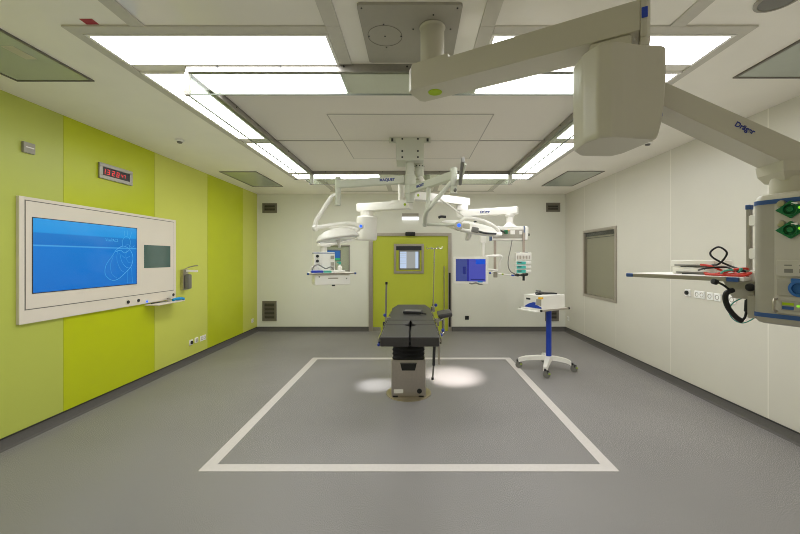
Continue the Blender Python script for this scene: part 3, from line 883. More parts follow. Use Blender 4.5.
# equipment rail on the far end of the head
rp = Vector((1.536, 1.672, 0))
rl = link('equipment_rail', MB().cbox((rp.x, rp.y, 1.636), (.026, .016, .41), .003, rz=math.atan2(U.y, U.x) + PI / 2), M_GREYPL, f)
link('blue_end', MB().cbox((rp.x, rp.y, 1.832), (.030, .020, .022), .003, rz=math.atan2(U.y, U.x) + PI / 2), M_BLUE, rl)
for z in (1.77, 1.62, 1.52):
    link('rail_bracket', MB().beam((rp.x, rp.y, z), tuple(HM @ Vector((.02, .06, z))), .022, .05, .006), M_WHITE, f)
# shelf
SB = Vector((1.468, 1.625, 0)); SD = -U
SM = frame(SD, B2, (0, 0, 1), SB)                    # u away from the head, v into depth
SZ = 1.514
sh = link('shelf', MB(SM).box((0, 0, SZ - .018), (.53, .40, SZ), .003), M_WHITE, f)
mb = MB(SM); mb.box((.06, -.012, SZ - .022), (.505, 0, SZ - .001), .003); link('edge_rail', mb, M_EDGEGR, sh)
mb = MB(SM); mb.box((.505, -.014, SZ - .022), (.545, .004, SZ - .001), .004); link('rail_end', mb, M_BLUE, sh)
mb = MB(SM); mb.box((.015, -.014, SZ - .022), (.06, .004, SZ - .001), .004); link('rail_end', mb, M_BLUE, sh)
mb = MB(SM @ frame((1, 0, 0), (0, 0, 1), (0, -1, 0)))
mb.prism([(-.02, SZ - .018), (.10, SZ - .018), (.06, SZ - .10), (-.02, SZ - .10)], -.06, -.04, .003)
link('shelf_bracket', mb, M_GREYPL, f)
link('bracket_knob', MB(SM).sphere((-.01, .03, SZ - .045), .018), M_BLACK, f)
mb = MB(SM)
mb.cbox((-.02, .03, SZ - .13), (.03, .03, .10), .004)
link('rail_clamp', mb, M_GREYPL, f)

# ---- things on the shelf
def module(z, u, label):
    t = thing('signal_module', label, 'device', SM @ Vector((u + .1, .2, z)), 'flat white modules stacked on the equipment shelf')
    link('casing', MB(SM).box((u, .13, z), (u + .21, .30, z + .037), .005), M_WHITE, t)
    link('port_strip', MB(SM).box((u + .04, .127, z + .006), (u + .19, .131, z + .013), .001), M_MIDGREY, t)
    link('base_gap', MB(SM).box((u + .03, .129, z + .0005), (u + .16, .135, z + .005)), M_DARK, t)
module(SZ, .165, 'flat white module lying directly on the equipment shelf under another')
module(SZ + .038, .172, 'flat white module on top of its twin on the equipment shelf')
def cable(name, pts, r, m, label, group='loose cables by the equipment shelf', M=SM, sub=6):
    mb = MB(M); mb.tube(pts, r, seg=8, sub=sub)
    return solo(name, mb, m, label, 'cable', group)
rz = SZ + .006
cable('red_cable', [(.22, .10, SZ + .052), (.17, .09, SZ + .045), (.12, .10, SZ + .02), (.08, .07, rz), (.03, .09, rz + .01), (.06, .14, rz + .005), (.14, .06, rz)], .0055, M_RED, 'red cable running from the upper white module down onto the shelf')
cable('red_cable', [(.21, .115, SZ + .010), (.15, .07, rz), (.10, .06, rz + .012), (.05, .05, rz + .028), (.015, .07, rz + .03), (.03, .10, rz + .008), (.09, .05, rz), (.17, .04, rz)], .0055, M_RED, 'red cable lying along the front edge of the equipment shelf')
cable('red_cable', [(.16, .12, rz), (.10, .12, rz + .02), (.04, .05, rz + .005), (.0, .06, rz + .012), (.02, .03, rz), (.10, .03, rz)], .0055, M_RED, 'red cable bunched at the head end of the equipment shelf')
cable('black_cable', [(.21, .11, SZ + .030), (.17, .10, SZ + .05), (.14, .09, SZ + .055), (.113, .09, SZ + .085), (.105, .09, SZ + .115), (.138, .09, SZ + .14), (.172, .09, SZ + .115), (.158, .09, SZ + .085), (.10, .10, SZ + .05), (.04, .08, SZ + .03), (.01, .08, SZ + .012)], .0045, M_BLACK, 'black cable standing up in a loop above the equipment shelf')
cable('black_cable', [(.22, .08, rz + .018), (.17, .05, rz + .03), (.12, .12, rz + .035), (.07, .08, rz + .02), (.02, .12, rz + .02)], .0045, M_BLACK, 'black cable lying low through the red tangle on the shelf')
cable('teal_cable', [(.11, .05, rz + .006), (.08, .02, rz + .02), (.05, .06, rz + .026), (.02, .03, rz + .03), (.06, .08, rz + .006)], .0045, M_TEALC, 'short teal cable in the red tangle on the shelf')
YC = 1.66
def cp(px, py, Y=YC): return P(px, py, Y)
mb = MB(); mb.tube([cp(733, 290), cp(726.5, 293), cp(725.5, 300), cp(729, 309), cp(736, 317), cp(741.5, 321)], .0112, seg=10)
co = thing('coiled_cable', 'thick coiled black cable hanging below the equipment shelf', 'cable', cp(734, 321), 'loose cables by the equipment shelf')
link('coil', mb, M_BLACK, co)
mb = MB(); mb.tube([cp(713, 281.5), cp(718, 282.5), cp(724, 285.5), cp(730, 290), cp(733, 291)], .005, seg=8); mb.tube([cp(741.5, 321), cp(745, 317), cp(746.5, 309), cp(747.5, 297)], .005, seg=8)
link('lead', mb, M_BLACK, co)
link('plug', MB().cyl(cp(712.5, 281), cp(717, 282.4), .013, seg=14, bev=.003), M_BLACK, co)
link('plug', MB().cyl(cp(747.5, 312), cp(748.3, 300), .013, seg=14, bev=.003), M_BLACK, co)
mb = MB(); mb.tube([cp(752, 297, 1.7), cp(743, 298, 1.7), cp(733, 303, 1.7), cp(729, 311, 1.7), cp(733, 319, 1.7), cp(742, 323, 1.7), cp(751, 320, 1.7), cp(756, 316, 1.68)], .0025, seg=6)
solo('thin_green_lead', mb, M_TEALC, 'thin green lead looping below the shelf behind the coiled cable', 'cable', 'loose cables by the equipment shelf')

# ------------------------------------------------------------------ centre: ceiling mount and surgical lamps
m_ = thing('ceiling_mount', 'pale box-shaped ceiling mount carrying the two surgical lamps', 'ceiling mount', (XM, 4.32, ZC))
bx = link('mount_housing', MB().box((-.207, 4.2, 2.728), (.113, 4.52, ZC - .008), .006), M_PALEGREEN, m_)
mb = MB()
for x in (-.245, .151): mb.box((x - .04, 4.2, 2.925), (x + .04, 4.215, ZC - .012), .003)
link('flange', mb, M_PALEGREEN, m_)
mb = MB()
for x in (-.135, .045):
    for z in (2.97, 2.83, 2.76): mb.cyl((x, 4.2, z), (x, 4.194, z), .011, seg=10)
for x in (-.25, .156): mb.box((x - .012, 4.19, 2.94), (x + .012, 4.2, 2.975))
link('screws', mb, M_DARK, m_)
SPX, SPY = -.047, 4.33
mb = MB()
mb.lathe([(.053, 2.73), (.053, 2.60), (.056, 2.595), (.056, 2.58), (.058, 2.575), (.058, 2.32), (.05, 2.30), (.045, 2.26), (0, 2.26)], 32, 0, Matrix.Translation((SPX, SPY, 0)))
link('spindle', mb, M_PALEGREEN, m_)
mb = MB(); mb.lathe([(.056, 2.73), (.056, 2.67), (.05, 2.665), (.05, 2.60), (.035, 2.57), (0, 2.57)], 28, 0, Matrix.Translation((.066, 4.40, 0)))
st = link('spare_flange', mb, M_PALEGREEN, m_)
mb = MB()
for a in (200, 235, 270, 305, 340):
    a = math.radians(a); p = Vector((.066 + .056 * math.cos(a), 4.40 + .056 * math.sin(a), 2.70)); mb.cyl(p, p + Vector((math.cos(a), math.sin(a), 0)) * .004, .008, seg=8)
link('screws', mb, M_DARK, st)
link('bent_stub', MB().tube([(.066, 4.40, 2.60), (.085, 4.38, 2.55), (.14, 4.34, 2.46)], .028, seg=12), M_WHITE, m_)

def lamp_head(root, c, nrm, r, cupm, hk=.30):
    """dish shaped lamp head: c = centre of the rim, nrm points the way the light goes"""
    nrm = Vector(nrm).normalized()
    q = (-nrm).to_track_quat('Z', 'Y').to_matrix().to_4x4(); q.translation = Vector(c)
    h = r * hk
    mb = MB(); mb.lathe([(0, -.02), (r * .93, -.02), (r * .99, -.012), (r, 0), (r * .98, .012), (r * .86, h * .45), (r * .6, h * .78), (r * .3, h * .96), (0, h)], 48, 0, q)
    dome = link('lamp_dome', mb, cupm, root)
    mb = MB(); mb.lathe([(0, -.026), (r * .85, -.026), (r * .88, -.02), (0, -.02)], 48, 0, q)
    link('light_lens', mb, M_GLASSY, dome)
    mb = MB(); mb.lathe([(0, -.12), (.018, -.118), (.02, -.06), (.03, -.03), (.03, -.02), (0, -.02)], 20, 0, q)
    link('sterile_handle', mb, M_WHITE, dome)
    return dome, q
M_GLASSY = mat('lens_white', (222, 224, 220), 0.12, noise=0.01)
def spot(parent, c, target, ang, power, blend=.7, col=(1, .94, .88)):
    l = bpy.data.lights.new('lamp_beam', 'SPOT'); l.energy = power; l.spot_size = math.radians(ang); l.spot_blend = blend; l.shadow_soft_size = .05; l.color = col
    o = bpy.data.objects.new('lamp_beam', l); COL.objects.link(o)
    d = Vector(target) - Vector(c)
    R = d.to_track_quat('-Z', 'Y').to_matrix().to_4x4(); R.translation = Vector(c) - ORG[parent.name]
    o.parent = parent; o.matrix_local = R

# lamp on the left
YA = 4.5
AE = Vector((-.937, YA, 2.515))
la_ = thing('surgical_lamp', 'smaller white surgical lamp dish on a bent tube, green wall side', 'surgical lamp', (SPX, SPY, 2.5), 'surgical lamps over the table')
mb = MB()
mb.lathe([(.064, 2.465), (.066, 2.47), (.066, 2.575), (.06, 2.58), (.059, 2.58), (.059, 2.465)], 28, 0, Matrix.Translation((SPX, SPY, 0)))
mb.beam((SPX - .06, SPY + .01, 2.53), AE + Vector((.0, 0, -.01)), .075, .092, .012)
ar = link('swing_arm', mb, M_PALEGREEN, la_)
adir = (AE - Vector((SPX, SPY, 2.515))); adir.z = 0; adir.normalize()
text('maker_name', 'MAQUET', .046, frame(-adir, (0, 0, 1), Vector((adir.y, -adir.x, 0)) * (1 if -adir.x * 1 < 0 else -1) if False else (-adir).cross(Vector((0, 0, 1))), Vector((SPX, SPY, 2.53)) + adir * .27 + (-adir).cross(Vector((0, 0, 1))) * .0385), M_NAVY, ar, .0006, bold=.002)
mb = MB(); mb.cyl((AE.x, AE.y, 2.31), (AE.x, AE.y, 2.60), .035, seg=24, bev=.006); mb.cyl((AE.x, AE.y, 2.245), (AE.x, AE.y, 2.312), .038, seg=24, bev=.008)
link('end_joint', mb, M_PALEGREEN, la_)
def pa(px, py, Y=YA): return P(px, py, Y)
link('bent_tube', MB().tube([pa(337, 194.5), pa(333.5, 195.5), pa(330, 199), pa(319, 216), pa(316, 221), pa(315.2, 229)], .025, seg=12), M_WHITE, la_)
lc = pa(338, 238.2, 4.5)
dome, q = lamp_head(la_, lc, (.17, -.02, -.98), .265, M_WHITE, .46)
mb = MB(); mb.sphere(pa(315.3, 228), .043); mb.tube([pa(315.3, 228), pa(325, 226.3), pa(340, 224.2), pa(352, 223.8), pa(359, 226)], .027, seg=12); mb.tube([pa(330, 228), pa(345, 227), pa(358, 229)], .022, seg=10)
link('yoke', mb, M_WHITE, la_)
mb = MB(); mb.cyl(pa(360.5, 226) + Vector((0, .06, 0)), pa(360.5, 226) - Vector((0, .05, 0)), .037, seg=20, bev=.006); mb.tube([pa(359, 228.5), pa(355, 231.5), pa(349, 233)], .025, seg=10)
pv = link('pivot', mb, M_WHITE, la_)
link('blue_light', MB().cyl(pa(361.5, 226.5) - Vector((0, .05, 0)), pa(361.5, 226.5) - Vector((0, .055, 0)), .017, seg=14), M_BLUELED, pv)
spot(la_, lc + Vector((.01, 0, -.16)), (-.47, 4.6, 0), 20, 230, 1.0, (.96, .97, 1))

# lamp on the right
YJ = 3.55
lb = thing('surgical_lamp', 'larger white surgical lamp dish with dark grips, beside the violet monitor', 'surgical lamp', (SPX, SPY, 2.4), 'surgical lamps over the table')
BE = Vector((.385, YJ, 2.403))
mb = MB()
mb.lathe([(.059, 2.355), (.066, 2.36), (.066, 2.445), (.059, 2.45), (.059, 2.355)], 28, 0, Matrix.Translation((SPX, SPY, 0)))
bd = (BE - Vector((SPX, SPY, 2.403))).normalized()
mb.beam(Vector((SPX, SPY, 2.403)) + bd * .06, BE, .07, .085, .012)
ar = link('swing_arm', mb, M_PALEGREEN, lb)
fn = bd.cross(Vector((0, 0, 1)))
text('maker_name', 'MAQUET', .040, frame(bd, (0, 0, 1), fn, Vector((SPX, SPY, 2.403)) + bd * .30 + fn * .036), M_NAVY, ar, .0006, bold=.002)
mb = MB(); mb.cyl((BE.x, BE.y, 2.30), (BE.x, BE.y, 2.475), .036, seg=24, bev=.006); mb.cyl((BE.x, BE.y, 2.225), (BE.x, BE.y, 2.30), .034, seg=24, bev=.004); mb.sphere((BE.x + .012, BE.y - .03, 2.255), .018, mi=1)
link('end_joint', mb, [M_PALEGREEN, M_MIDGREY], lb)
mb = MB(); mb.beam(P(460, 183, YJ), P(463, 159.5, YJ - .35), .03, .06, .008, mi=1); mb.tube([P(460.5, 184, YJ), P(465.5, 164, YJ - .35)], .010, seg=8, mi=0)
link('rear_strut', mb, [M_PALEGREEN, M_MIDGREY], lb)
YL = 4.08
def pb(px, py, Y=YJ): return P(px, py, Y)
link('bent_tube', MB().tube([pb(457, 184), pb(452, 182.5), pb(447, 187), pb(431, 206), pb(426.5, 212, 3.65), pb(425.3, 218, 3.75), pb(425, 224, 3.85)], .022, seg=12), M_PALEGREEN, lb)
mb = MB(); mb.sphere(P(425, 224.5, 3.85), .028); mb.tube([P(425, 224.5, 3.85), P(440, 224.8, 3.84), P(456, 224.5, 3.82)], .017, seg=10)
link('yoke', mb, M_PALEGREEN, lb)
lc = P(471.5, 228, YL)
dome, q = lamp_head(lb, lc, (-.17, .22, -.95), .345, M_WHITE, .17)
mb = MB(); mb.cyl(P(458.5, 226, 3.88), P(458.5, 226, 3.72), .045, seg=20, bev=.008); mb.beam(P(458, 227, 3.82), P(470, 227, 3.8), .06, .075, .015)
pv = link('pivot', mb, M_WARMWHITE, lb)
link('blue_light', MB().cyl(P(459, 225.3, 3.72), P(459, 225.3, 3.712), .019, seg=14), M_BLUELED, pv)
link('grip', MB().tube([P(438.5, 217.8, 3.9), P(441, 216.6, 3.9), P(446, 216.9, 3.9)], .014, seg=10), M_DARK, dome)
link('carrier_arch', MB().tube([P(459, 223, 3.84), P(465, 218.5, 3.84), P(478, 219.5, 3.86), P(491, 224.5, 3.9), P(499, 231, 3.95)], .02, seg=10), M_WHITE, dome)
link('control_pad', MB().beam(P(471.5, 229.2, 3.72), P(478.5, 230.5, 3.72), .03, .055, .01), M_MIDGREY, dome)
link('grip', MB().tube([P(478, 231.2, 3.74), P(485, 233, 3.74), P(496, 233.8, 3.8)], .010, seg=8), M_DARK, dome)
link('camera_handle', MB().cyl(P(468.5, 232, 4.0), P(466.8, 240.5, 4.0), .026, .020, seg=18, bev=.005), M_WHITE, dome)
mb = MB(); mb.tube([P(440, 199, 3.75), P(452, 207.5, 3.85), P(464, 217, 3.95)], .011, seg=8)
link('white_strut', mb, M_WHITE, lb)
link('drop_tube', MB().tube([P(428.6, 187, 3.96), P(428.3, 200, 3.9), P(427.2, 210, 3.72)], .024, seg=12), M_PALEGREEN, lb)
link('strut_bridge', MB().tube([P(440, 199, 3.75), P(438.5, 198, 3.66), P(437, 199, YJ)], .011, seg=8), M_WHITE, lb)
spot(lb, lc + Vector((-.02, .06, -.2)), (.53, 4.93, 0), 29, 540, 1.0, (1, .93, .90))

# ------------------------------------------------------------------ left supply pendant (far)
def dome_poly(n=20): return [(math.cos(2 * PI * k / n), math.sin(2 * PI * k / n)) for k in range(n)]
pc = thing('ceiling_pendant', 'white supply pendant with drawer and shelf beyond the smaller lamp', 'pendant arm', (-.21, 6.2, ZC))
link('ceiling_tube', MB().cyl((-.21, 6.2, 2.55), (-.21, 6.2, ZC), .06, seg=28), M_WHITE, pc)
c0 = Vector((-.05, 6.12, 2.49)); c1 = Vector((-.985, 6.5, 2.49))
mb = MB(); mb.beam(c0, c1, .17, .135, .012); cdv = (c1 - c0).normalized(); mb.beam(c0, c0 + cdv * .36, .172, .04, .008); 
mb.M = Matrix.Translation((0, 0, .065)); mb.beam(c0 + cdv * .01, c0 + cdv * .33, .165, .04, .008)
ar = link('upper_arm', mb, M_WHITE, pc)
fn = Vector((cdv.y, -cdv.x, 0)); fn = fn if fn.y < 0 else -fn
mb = MB(); p = c0 + cdv * .075 + fn * .085; mb.cyl(p, p + fn * .004, .022, seg=16); link('lime_marker', mb, M_LIME, ar)
hc = Vector((-.83, 6.44, 0))
mb = MB(); mb.cyl((hc.x, hc.y, 2.31), (hc.x, hc.y, 2.43), .11, .115, seg=28); link('swivel_neck', mb, M_WHITE, pc)
mb = MB(); sq = [(x * (1 - .12 * y * y), y * (1 - .12 * x * x)) for x, y in [(math.copysign(abs(c) ** .7, c), math.copysign(abs(s) ** .7, s)) for c, s in [(math.cos(2 * PI * k / 40), math.sin(2 * PI * k / 40)) for k in range(40)]]]
mb.loft([[(hc.x + x * .18 * s, hc.y + y * .18 * s, z) for x, y in sq] for z, s in ((1.91, .84), (1.92, .92), (1.95, .98), (2.0, 1.0), (2.27, 1.0), (2.315, .97), (2.325, .92))])
link('lift_head', mb, M_WHITE, pc)
l0 = Vector((-.83, 6.44, 2.03)); l1 = Vector((-1.56, 6.30, 1.83))
link('lower_arm', MB().beam(l0, l1, .15, .10, .012), M_WHITE, pc)
TH = math.radians(22)
K = frame((math.cos(TH), math.sin(TH), 0), (0, 0, 1), (math.sin(TH), -math.cos(TH), 0), (-1.41, 6.1, 0))   # u along the front, v up, w to the viewer
mb = MB(); pcol = K @ Vector((-.08, 0, -.10)); mb.cyl((pcol.x, pcol.y, 1.69), (pcol.x, pcol.y, 1.80), .055, seg=24); mb.cyl((pcol.x, pcol.y, 1.79), (pcol.x, pcol.y, 1.84), .11, seg=24, bev=.01)
link('column', mb, M_WHITE, pc)
hd = link('media_head', MB(K).box((-.255, 1.37, -.24), (.09, 1.70, .0), .015), M_WHITE, pc)
link('blue_band', MB(K).box((-.258, 1.675, -.243), (.093, 1.69, .003), .002), M_BLUE, hd)
link('front_panel', MB(K).box((-.13, 1.38, 0), (-.01, 1.665, .012), .008), M_WHITE, hd)
for u, v in ((-.2, 1.63), (-.2, 1.55)):
    link('outlet_knob', MB(K).cyl((u, v, 0), (u, v, .02), .024, seg=16, bev=.004), M_DARK, hd)
for v in (1.61, 1.50, 1.43):
    link('socket_strip', MB(K).box((.015, v - .03, 0), (.075, v + .03, .008), .004), M_GREYPL, hd)
sh2 = link('shelf', MB(K).box((-.35, 1.335, -.24), (.36, 1.362, .25), .006), M_WHITE, pc)
mb = MB(K); mb.box((-.37, 1.338, .25), (.37, 1.36, .262), .003); link('edge_rail', mb, M_STEEL, sh2)
for u in (-.375, .375): link('rail_end', MB(K).box((u - .016, 1.334, .246), (u + .016, 1.364, .268), .004), M_BLUE, sh2)
dr = link('drawer_box', MB(K).box((-.27, 1.165, -.2), (.30, 1.334, .22), .008), M_WHITE, pc)
df = link('drawer_front', MB(K).box((-.265, 1.17, .22), (.295, 1.325, .236), .006), M_WHITE, pc)
link('maker_strip', MB(K).box((-.06, 1.262, .236), (.10, 1.282, .238), .001), M_GREYPL, df)
mb = MB(K); mb.cyl((-.20, 1.30, .236), (-.20, 1.30, .24), .012, seg=12); mb.cyl((.235, 1.265, .236), (.235, 1.265, .24), .012, seg=12)
link('locks', mb, M_MIDGREY, df)
link('drawer_pull', MB(K).box((.0, 1.145, .205), (.05, 1.170, .235), .006), M_BLACK, df)
# things on that shelf
t = thing('patient_monitor', 'small monitor with blue picture above the drawer pendant shelf', 'monitor', K @ Vector((.17, 1.362, -.16)))
link('monitor_casing', MB(K).box((-.02, 1.54, -.30), (.24, 1.745, -.26), .008), M_MIDGREY, t)
M_MONBLUE = emis('monitor_blue', (40, 100, 168), .8); M_MONGREEN = emis('monitor_green', (60, 170, 110), .8)
mb = MB(K); mb.box((.0, 1.60, -.26), (.225, 1.73, -.257), mi=0); mb.box((.0, 1.56, -.26), (.225, 1.60, -.257), mi=1)
link('screen', mb, [M_MONBLUE, M_MONGREEN], t, smooth=False)
mb = MB(K); mb.cyl((.13, 1.362, -.22), (.13, 1.57, -.285), .015, seg=12); mb.cyl((.13, 1.362, -.215), (.13, 1.372, -.215), .05, seg=20)
link('stand', mb, M_GREYPL, t)
t = thing('spray_bottle', 'white bottle with teal cap on the drawer pendant shelf', 'bottle', K @ Vector((.16, 1.362, .05)))
mb = MB(); p = K @ Vector((.16, 1.362, .05)); mb.lathe([(0, 0), (.035, 0), (.037, .01), (.037, .09), (.015, .12), (.015, .13), (0, .13)], 20, 0, Matrix.Translation(p)); link('bottle_body', mb, M_WHITE, t)
mb = MB(); mb.lathe([(0, .18), (.02, .178), (.024, .13), (0, .13)], 16, 0, Matrix.Translation(p)); mb.cyl(p + Vector((0, 0, .165)), p + Vector((-.05, 0, .165)), .01, seg=8); link('spray_cap', mb, M_TEALC, t)
solo('blue_pouch', MB(K).box((-.32, 1.362, .10), (-.13, 1.40, .22), .012), M_COBALT, 'dark blue pouch on the drawer pendant shelf', 'pouch')
solo('teal_box', MB(K).box((-.12, 1.362, .11), (.0, 1.395, .21), .008), M_TEALC, 'small teal box on the supply shelf beside the blue pouch', 'box')
solo('white_tray', MB(K).box((.03, 1.362, .09), (.22, 1.40, .23), .01), M_WHITE, 'white tray on the supply shelf beside the teal box', 'tray')
solo('hose_loop', MB(K).tube([(-.30, 1.405, .16), (-.27, 1.47, .15), (-.20, 1.49, .13), (-.13, 1.45, .14), (-.08, 1.43, .16), (.0, 1.455, .15), (.04, 1.41, .14)], .010, seg=8), M_MIDGREY, 'grey hose lying in loops over the blue pouch on the shelf', 'hose')
solo('hose_loop', MB(K).tube([(-.34, 1.372, .05), (-.31, 1.44, .06), (-.25, 1.47, .05), (-.20, 1.45, .04), (-.16, 1.40, .02)], .010, seg=8), M_WHITE, 'white hose curled beside the blue pouch on the drawer pendant', 'hose')

# ------------------------------------------------------------------ right supply pendant (far)
pe = thing('ceiling_pendant', 'white supply pendant with horizontal media bar and infusion pumps', 'pendant arm', (.225, 6.2, ZC))
link('ceiling_tube', MB().cyl((.225, 6.2, 2.66), (.225, 6.2, ZC), .05, seg=28), M_PALEGREEN, pe)
e0 = Vector((-.03, 6.03, 2.63)); e1 = Vector((.98, 6.76, 2.63))
mb = MB(); mb.beam(e0, e1, .17, .135, .012); ed = (e1 - e0).normalized()
ar = link('upper_arm', mb, M_WHITE, pe)
fn = Vector((ed.y, -ed.x, 0))
mb = MB(); p = e0 + ed * .06 + fn * .085; mb.cyl(p, p + fn * .004, .022, seg=16); link('lime_marker', mb, M_LIME, ar)
jx, jy = .875, 6.68
mb = MB(); mb.box((jx - .10, jy - .10, 2.46), (jx + .10, jy + .10, 2.575), .02); mb.cyl((jx, jy, 2.33), (jx, jy, 2.47), .075, seg=24)
link('swivel_neck', mb, M_WHITE, pe)
f0 = Vector((.80, 6.70, 2.405)); f1 = Vector((1.79, 6.28, 2.42)); fd = (f1 - f0).normalized()
mb = MB(); mb.beam(f0, f1, .15, .125, .015); ar = link('lower_arm', mb, M_WHITE, pe)
fn = fd.cross(Vector((0, 0, 1))).normalized()
text('maker_name', 'Dräger', .058, frame(fd, fn.cross(fd), fn, f0 + fd * .52 + fn * .0765), M_NAVY, ar, .0006, bold=.003)
ex, ey = 1.66, 6.33
mb = MB(); mb.lathe([(0, 2.37), (.085, 2.37), (.085, 2.33), (.06, 2.31), (.058, 2.22), (.07, 2.19), (.11, 2.15), (.125, 2.135), (0, 2.135)], 32, 0, Matrix.Translation((ex, ey, 0)))
link('column', mb, M_WHITE, pe)
E = frame((math.cos(-.06), math.sin(-.06), 0), (0, 0, 1), (math.sin(-.06), -math.cos(-.06), 0), (1.64, 6.22, 0))
hd = link('media_head', MB(E).box((-.31, 1.90, -.22), (.23, 2.14, 0), .012), M_WHITE, pe)
link('service_panel', MB(E).box((-.29, 1.935, 0), (.225, 2.085, .006), .002), M_GREYPL, hd)
link('blue_band', MB(E).box((.228, 1.897, -.223), (.242, 2.143, .003), .001), M_BLUE, hd)
link('blue_band', MB(E).box((-.322, 1.897, -.223), (-.31, 2.06, .003), .001), M_BLUE, hd)
link('end_cap', MB(E).box((.242, 1.90, -.22), (.31, 2.14, 0), .025), M_WHITE, hd)
link('gas_outlet', MB(E).box((-.105, 2.01, .006), (-.045, 2.075, .03), .006), M_GASGREEN, hd)
link('yellow_label', MB(E).box((-.04, 2.065, .006), (-.015, 2.085, .009)), M_YELLOW, hd)
link('power_socket', MB(E).box((.0, 2.0, .006), (.075, 2.07, .014), .004), M_WHITE, hd)
link('power_socket', MB(E).box((.15, 2.0, .006), (.20, 2.06, .014), .004), M_WHITE, hd)
link('side_knob', MB(E).cyl((.31, 2.0, -.08), (.34, 2.0, -.08), .025, seg=14, bev=.004), M_DARK, hd)
M_TAUPE = mat('taupe_rail', (176, 162, 148), 0.4, 0.3, noise=0.02)
rl1 = link('equipment_rail', MB(E).box((-.275, 1.33, -.04), (-.232, 1.90, -.012), .004), M_TAUPE, pe)
rl2 = link('equipment_rail', MB(E).box((.20, 1.30, .012), (.238, 2.03, .035), .004), M_TAUPE, pe)
# infusion pumps
t = thing('pump_rack', 'white grilled pump rack above the three infusion pumps', 'medical device', E @ Vector((.19, 1.55, .06)))
link('rack_casing', MB(E).box((.06, 1.555, .035), (.32, 1.69, .15), .012), M_WHITE, t)
mb = MB(E)
for k in range(9): mb.box((.085 + .024 * k, 1.58, .15), (.097 + .024 * k, 1.64, .153))
link('grille', mb, M_TAUPE, t)
mb = MB(E); mb.box((.09, 1.69, .06), (.13, 1.70, .12)); mb.box((.23, 1.69, .06), (.27, 1.70, .12)); link('handle_slots', mb, M_MIDGREY, t)
def pump(z):
    t = thing('infusion_pump', 'white infusion pump with teal front directly under the grilled rack', 'infusion pump', E @ Vector((.18, z, .06)), 'infusion pumps stacked on the rail')
    link('pump_casing', MB(E).box((.065, z, .035), (.315, z + .064, .145), .010), M_WHITE, t)
    link('pump_face', MB(E).box((.075, z + .008, .145), (.225, z + .056, .150), .003), M_TEAL, t)
    link('pump_display', MB(E).box((.09, z + .028, .150), (.155, z + .048, .152), .001), M_SCREENOFF, t)
    link('pump_knob', MB(E).box((.235, z + .012, .145), (.31, z + .052, .165), .01), M_WHITE, t)
    return t
p0 = pump(1.486)
for k, lb_ in ((1, 'white infusion pump with teal front in the middle of the three'), (2, 'white infusion pump with teal front at the bottom of the stack')):
    q_ = copy_tree(p0, (0, 0, -.07 * k)); q_['label'] = lb_
mb = MB(E); mb.cyl((.10, 1.315, .05), (.10, 1.315, .13), .025, seg=12); mb.cyl((.19, 1.31, .03), (.19, 1.31, .14), .022, seg=12); mb.box((.06, 1.30, .04), (.27, 1.325, .10), .006); mb.cyl((.21, 1.22, .06), (.21, 1.31, .06), .02, seg=12); mb.cyl((.25, 1.33, .06), (.25, 1.33, .14), .018, seg=10)
solo('rail_clamp', mb, M_DARK, 'dark clamp with knobs under the infusion pumps', 'clamp')
mb = MB(E); mb.cyl((-.34, 1.345, .03), (.08, 1.30, .03), .012, seg=12, mi=0); mb.cyl((-.36, 1.347, .03), (-.33, 1.344, .03), .016, seg=12, mi=1); mb.cyl((-.15, 1.325, .03), (-.12, 1.322, .03), .0125, seg=12, mi=2); mb.cyl((.01, 1.308, .03), (.06, 1.303, .03), .0128, seg=12, mi=1)
link('cross_bar', mb, [M_WHITE, M_COBALT, M_LIME], pe)
solo('pump_lead', MB(E).tube([(.03, 1.90, .0), (.0, 1.75, .02), (-.04, 1.58, .04), (-.04, 1.45, .05), (.0, 1.37, .05), (.07, 1.33, .05)], .008, seg=8), M_MIDGREY, 'grey lead hanging from the media bar down to the pump clamp', 'cable')
solo('black_hose', MB().tube([E @ Vector((-.09, 2.03, .03)), P(500, 230, 6.0), P(494, 226, 5.9), P(488, 222.5, 5.8), P(480, 220, 5.75), P(474, 222, 5.7)], .012, seg=8), M_DARK, 'dark hose arching from the green outlet behind the larger lamp', 'hose')

# monitor hung on the left rail
YM = 5.85
TM = math.radians(-12)
mo = thing('monitor', 'white framed flat monitor with violet-blue picture beside the hanging rail', 'monitor', P(470, 282, YM))
MM = frame((math.cos(TM), math.sin(TM), 0), (0, 0, 1), (math.sin(TM), -math.cos(TM), 0), P(470.6, 270.4, YM))
hw, hh = .278, .218
link('monitor_casing', MB(MM).box((-hw, -hh, -.06), (hw, hh, 0), .012), M_WHITE, mo)
def monitor_mat():
    m = mat('monitor_picture', (14, 16, 40), 0.15, emit=(64, 76, 176), estr=.7)
    nt = m.node_tree; b = nt.nodes['Principled BSDF']
    tc = nt.nodes.new('ShaderNodeTexCoord'); sp = nt.nodes.new('ShaderNodeSeparateXYZ'); nt.links.new(tc.outputs['Generated'], sp.inputs[0])
    r = nt.nodes.new('ShaderNodeValToRGB'); e = r.color_ramp.elements
    r.color_ramp.interpolation = 'CONSTANT'
    e[0].position = 0; e[0].color = (*lin((72, 84, 150)), 1); e[1].position = .38; e[1].color = (*lin((44, 46, 150)), 1)
    k = r.color_ramp.elements.new(.44); k.color = (*lin((82, 88, 190)), 1)
    nt.links.new(sp.outputs['X'], r.inputs['Fac']); nt.links.new(r.outputs['Color'], b.inputs['Emission Color'])
    return m
sc_ = link('screen', MB(MM).box((-hw + .042, -hh + .042, 0), (hw - .042, hh - .036, .002)), monitor_mat(), mo, smooth=False)
M_MB1 = emis('monitor_bright_blue', (10, 84, 214), .8); M_MB2 = emis('monitor_deep_blue', (34, 44, 130), .7)
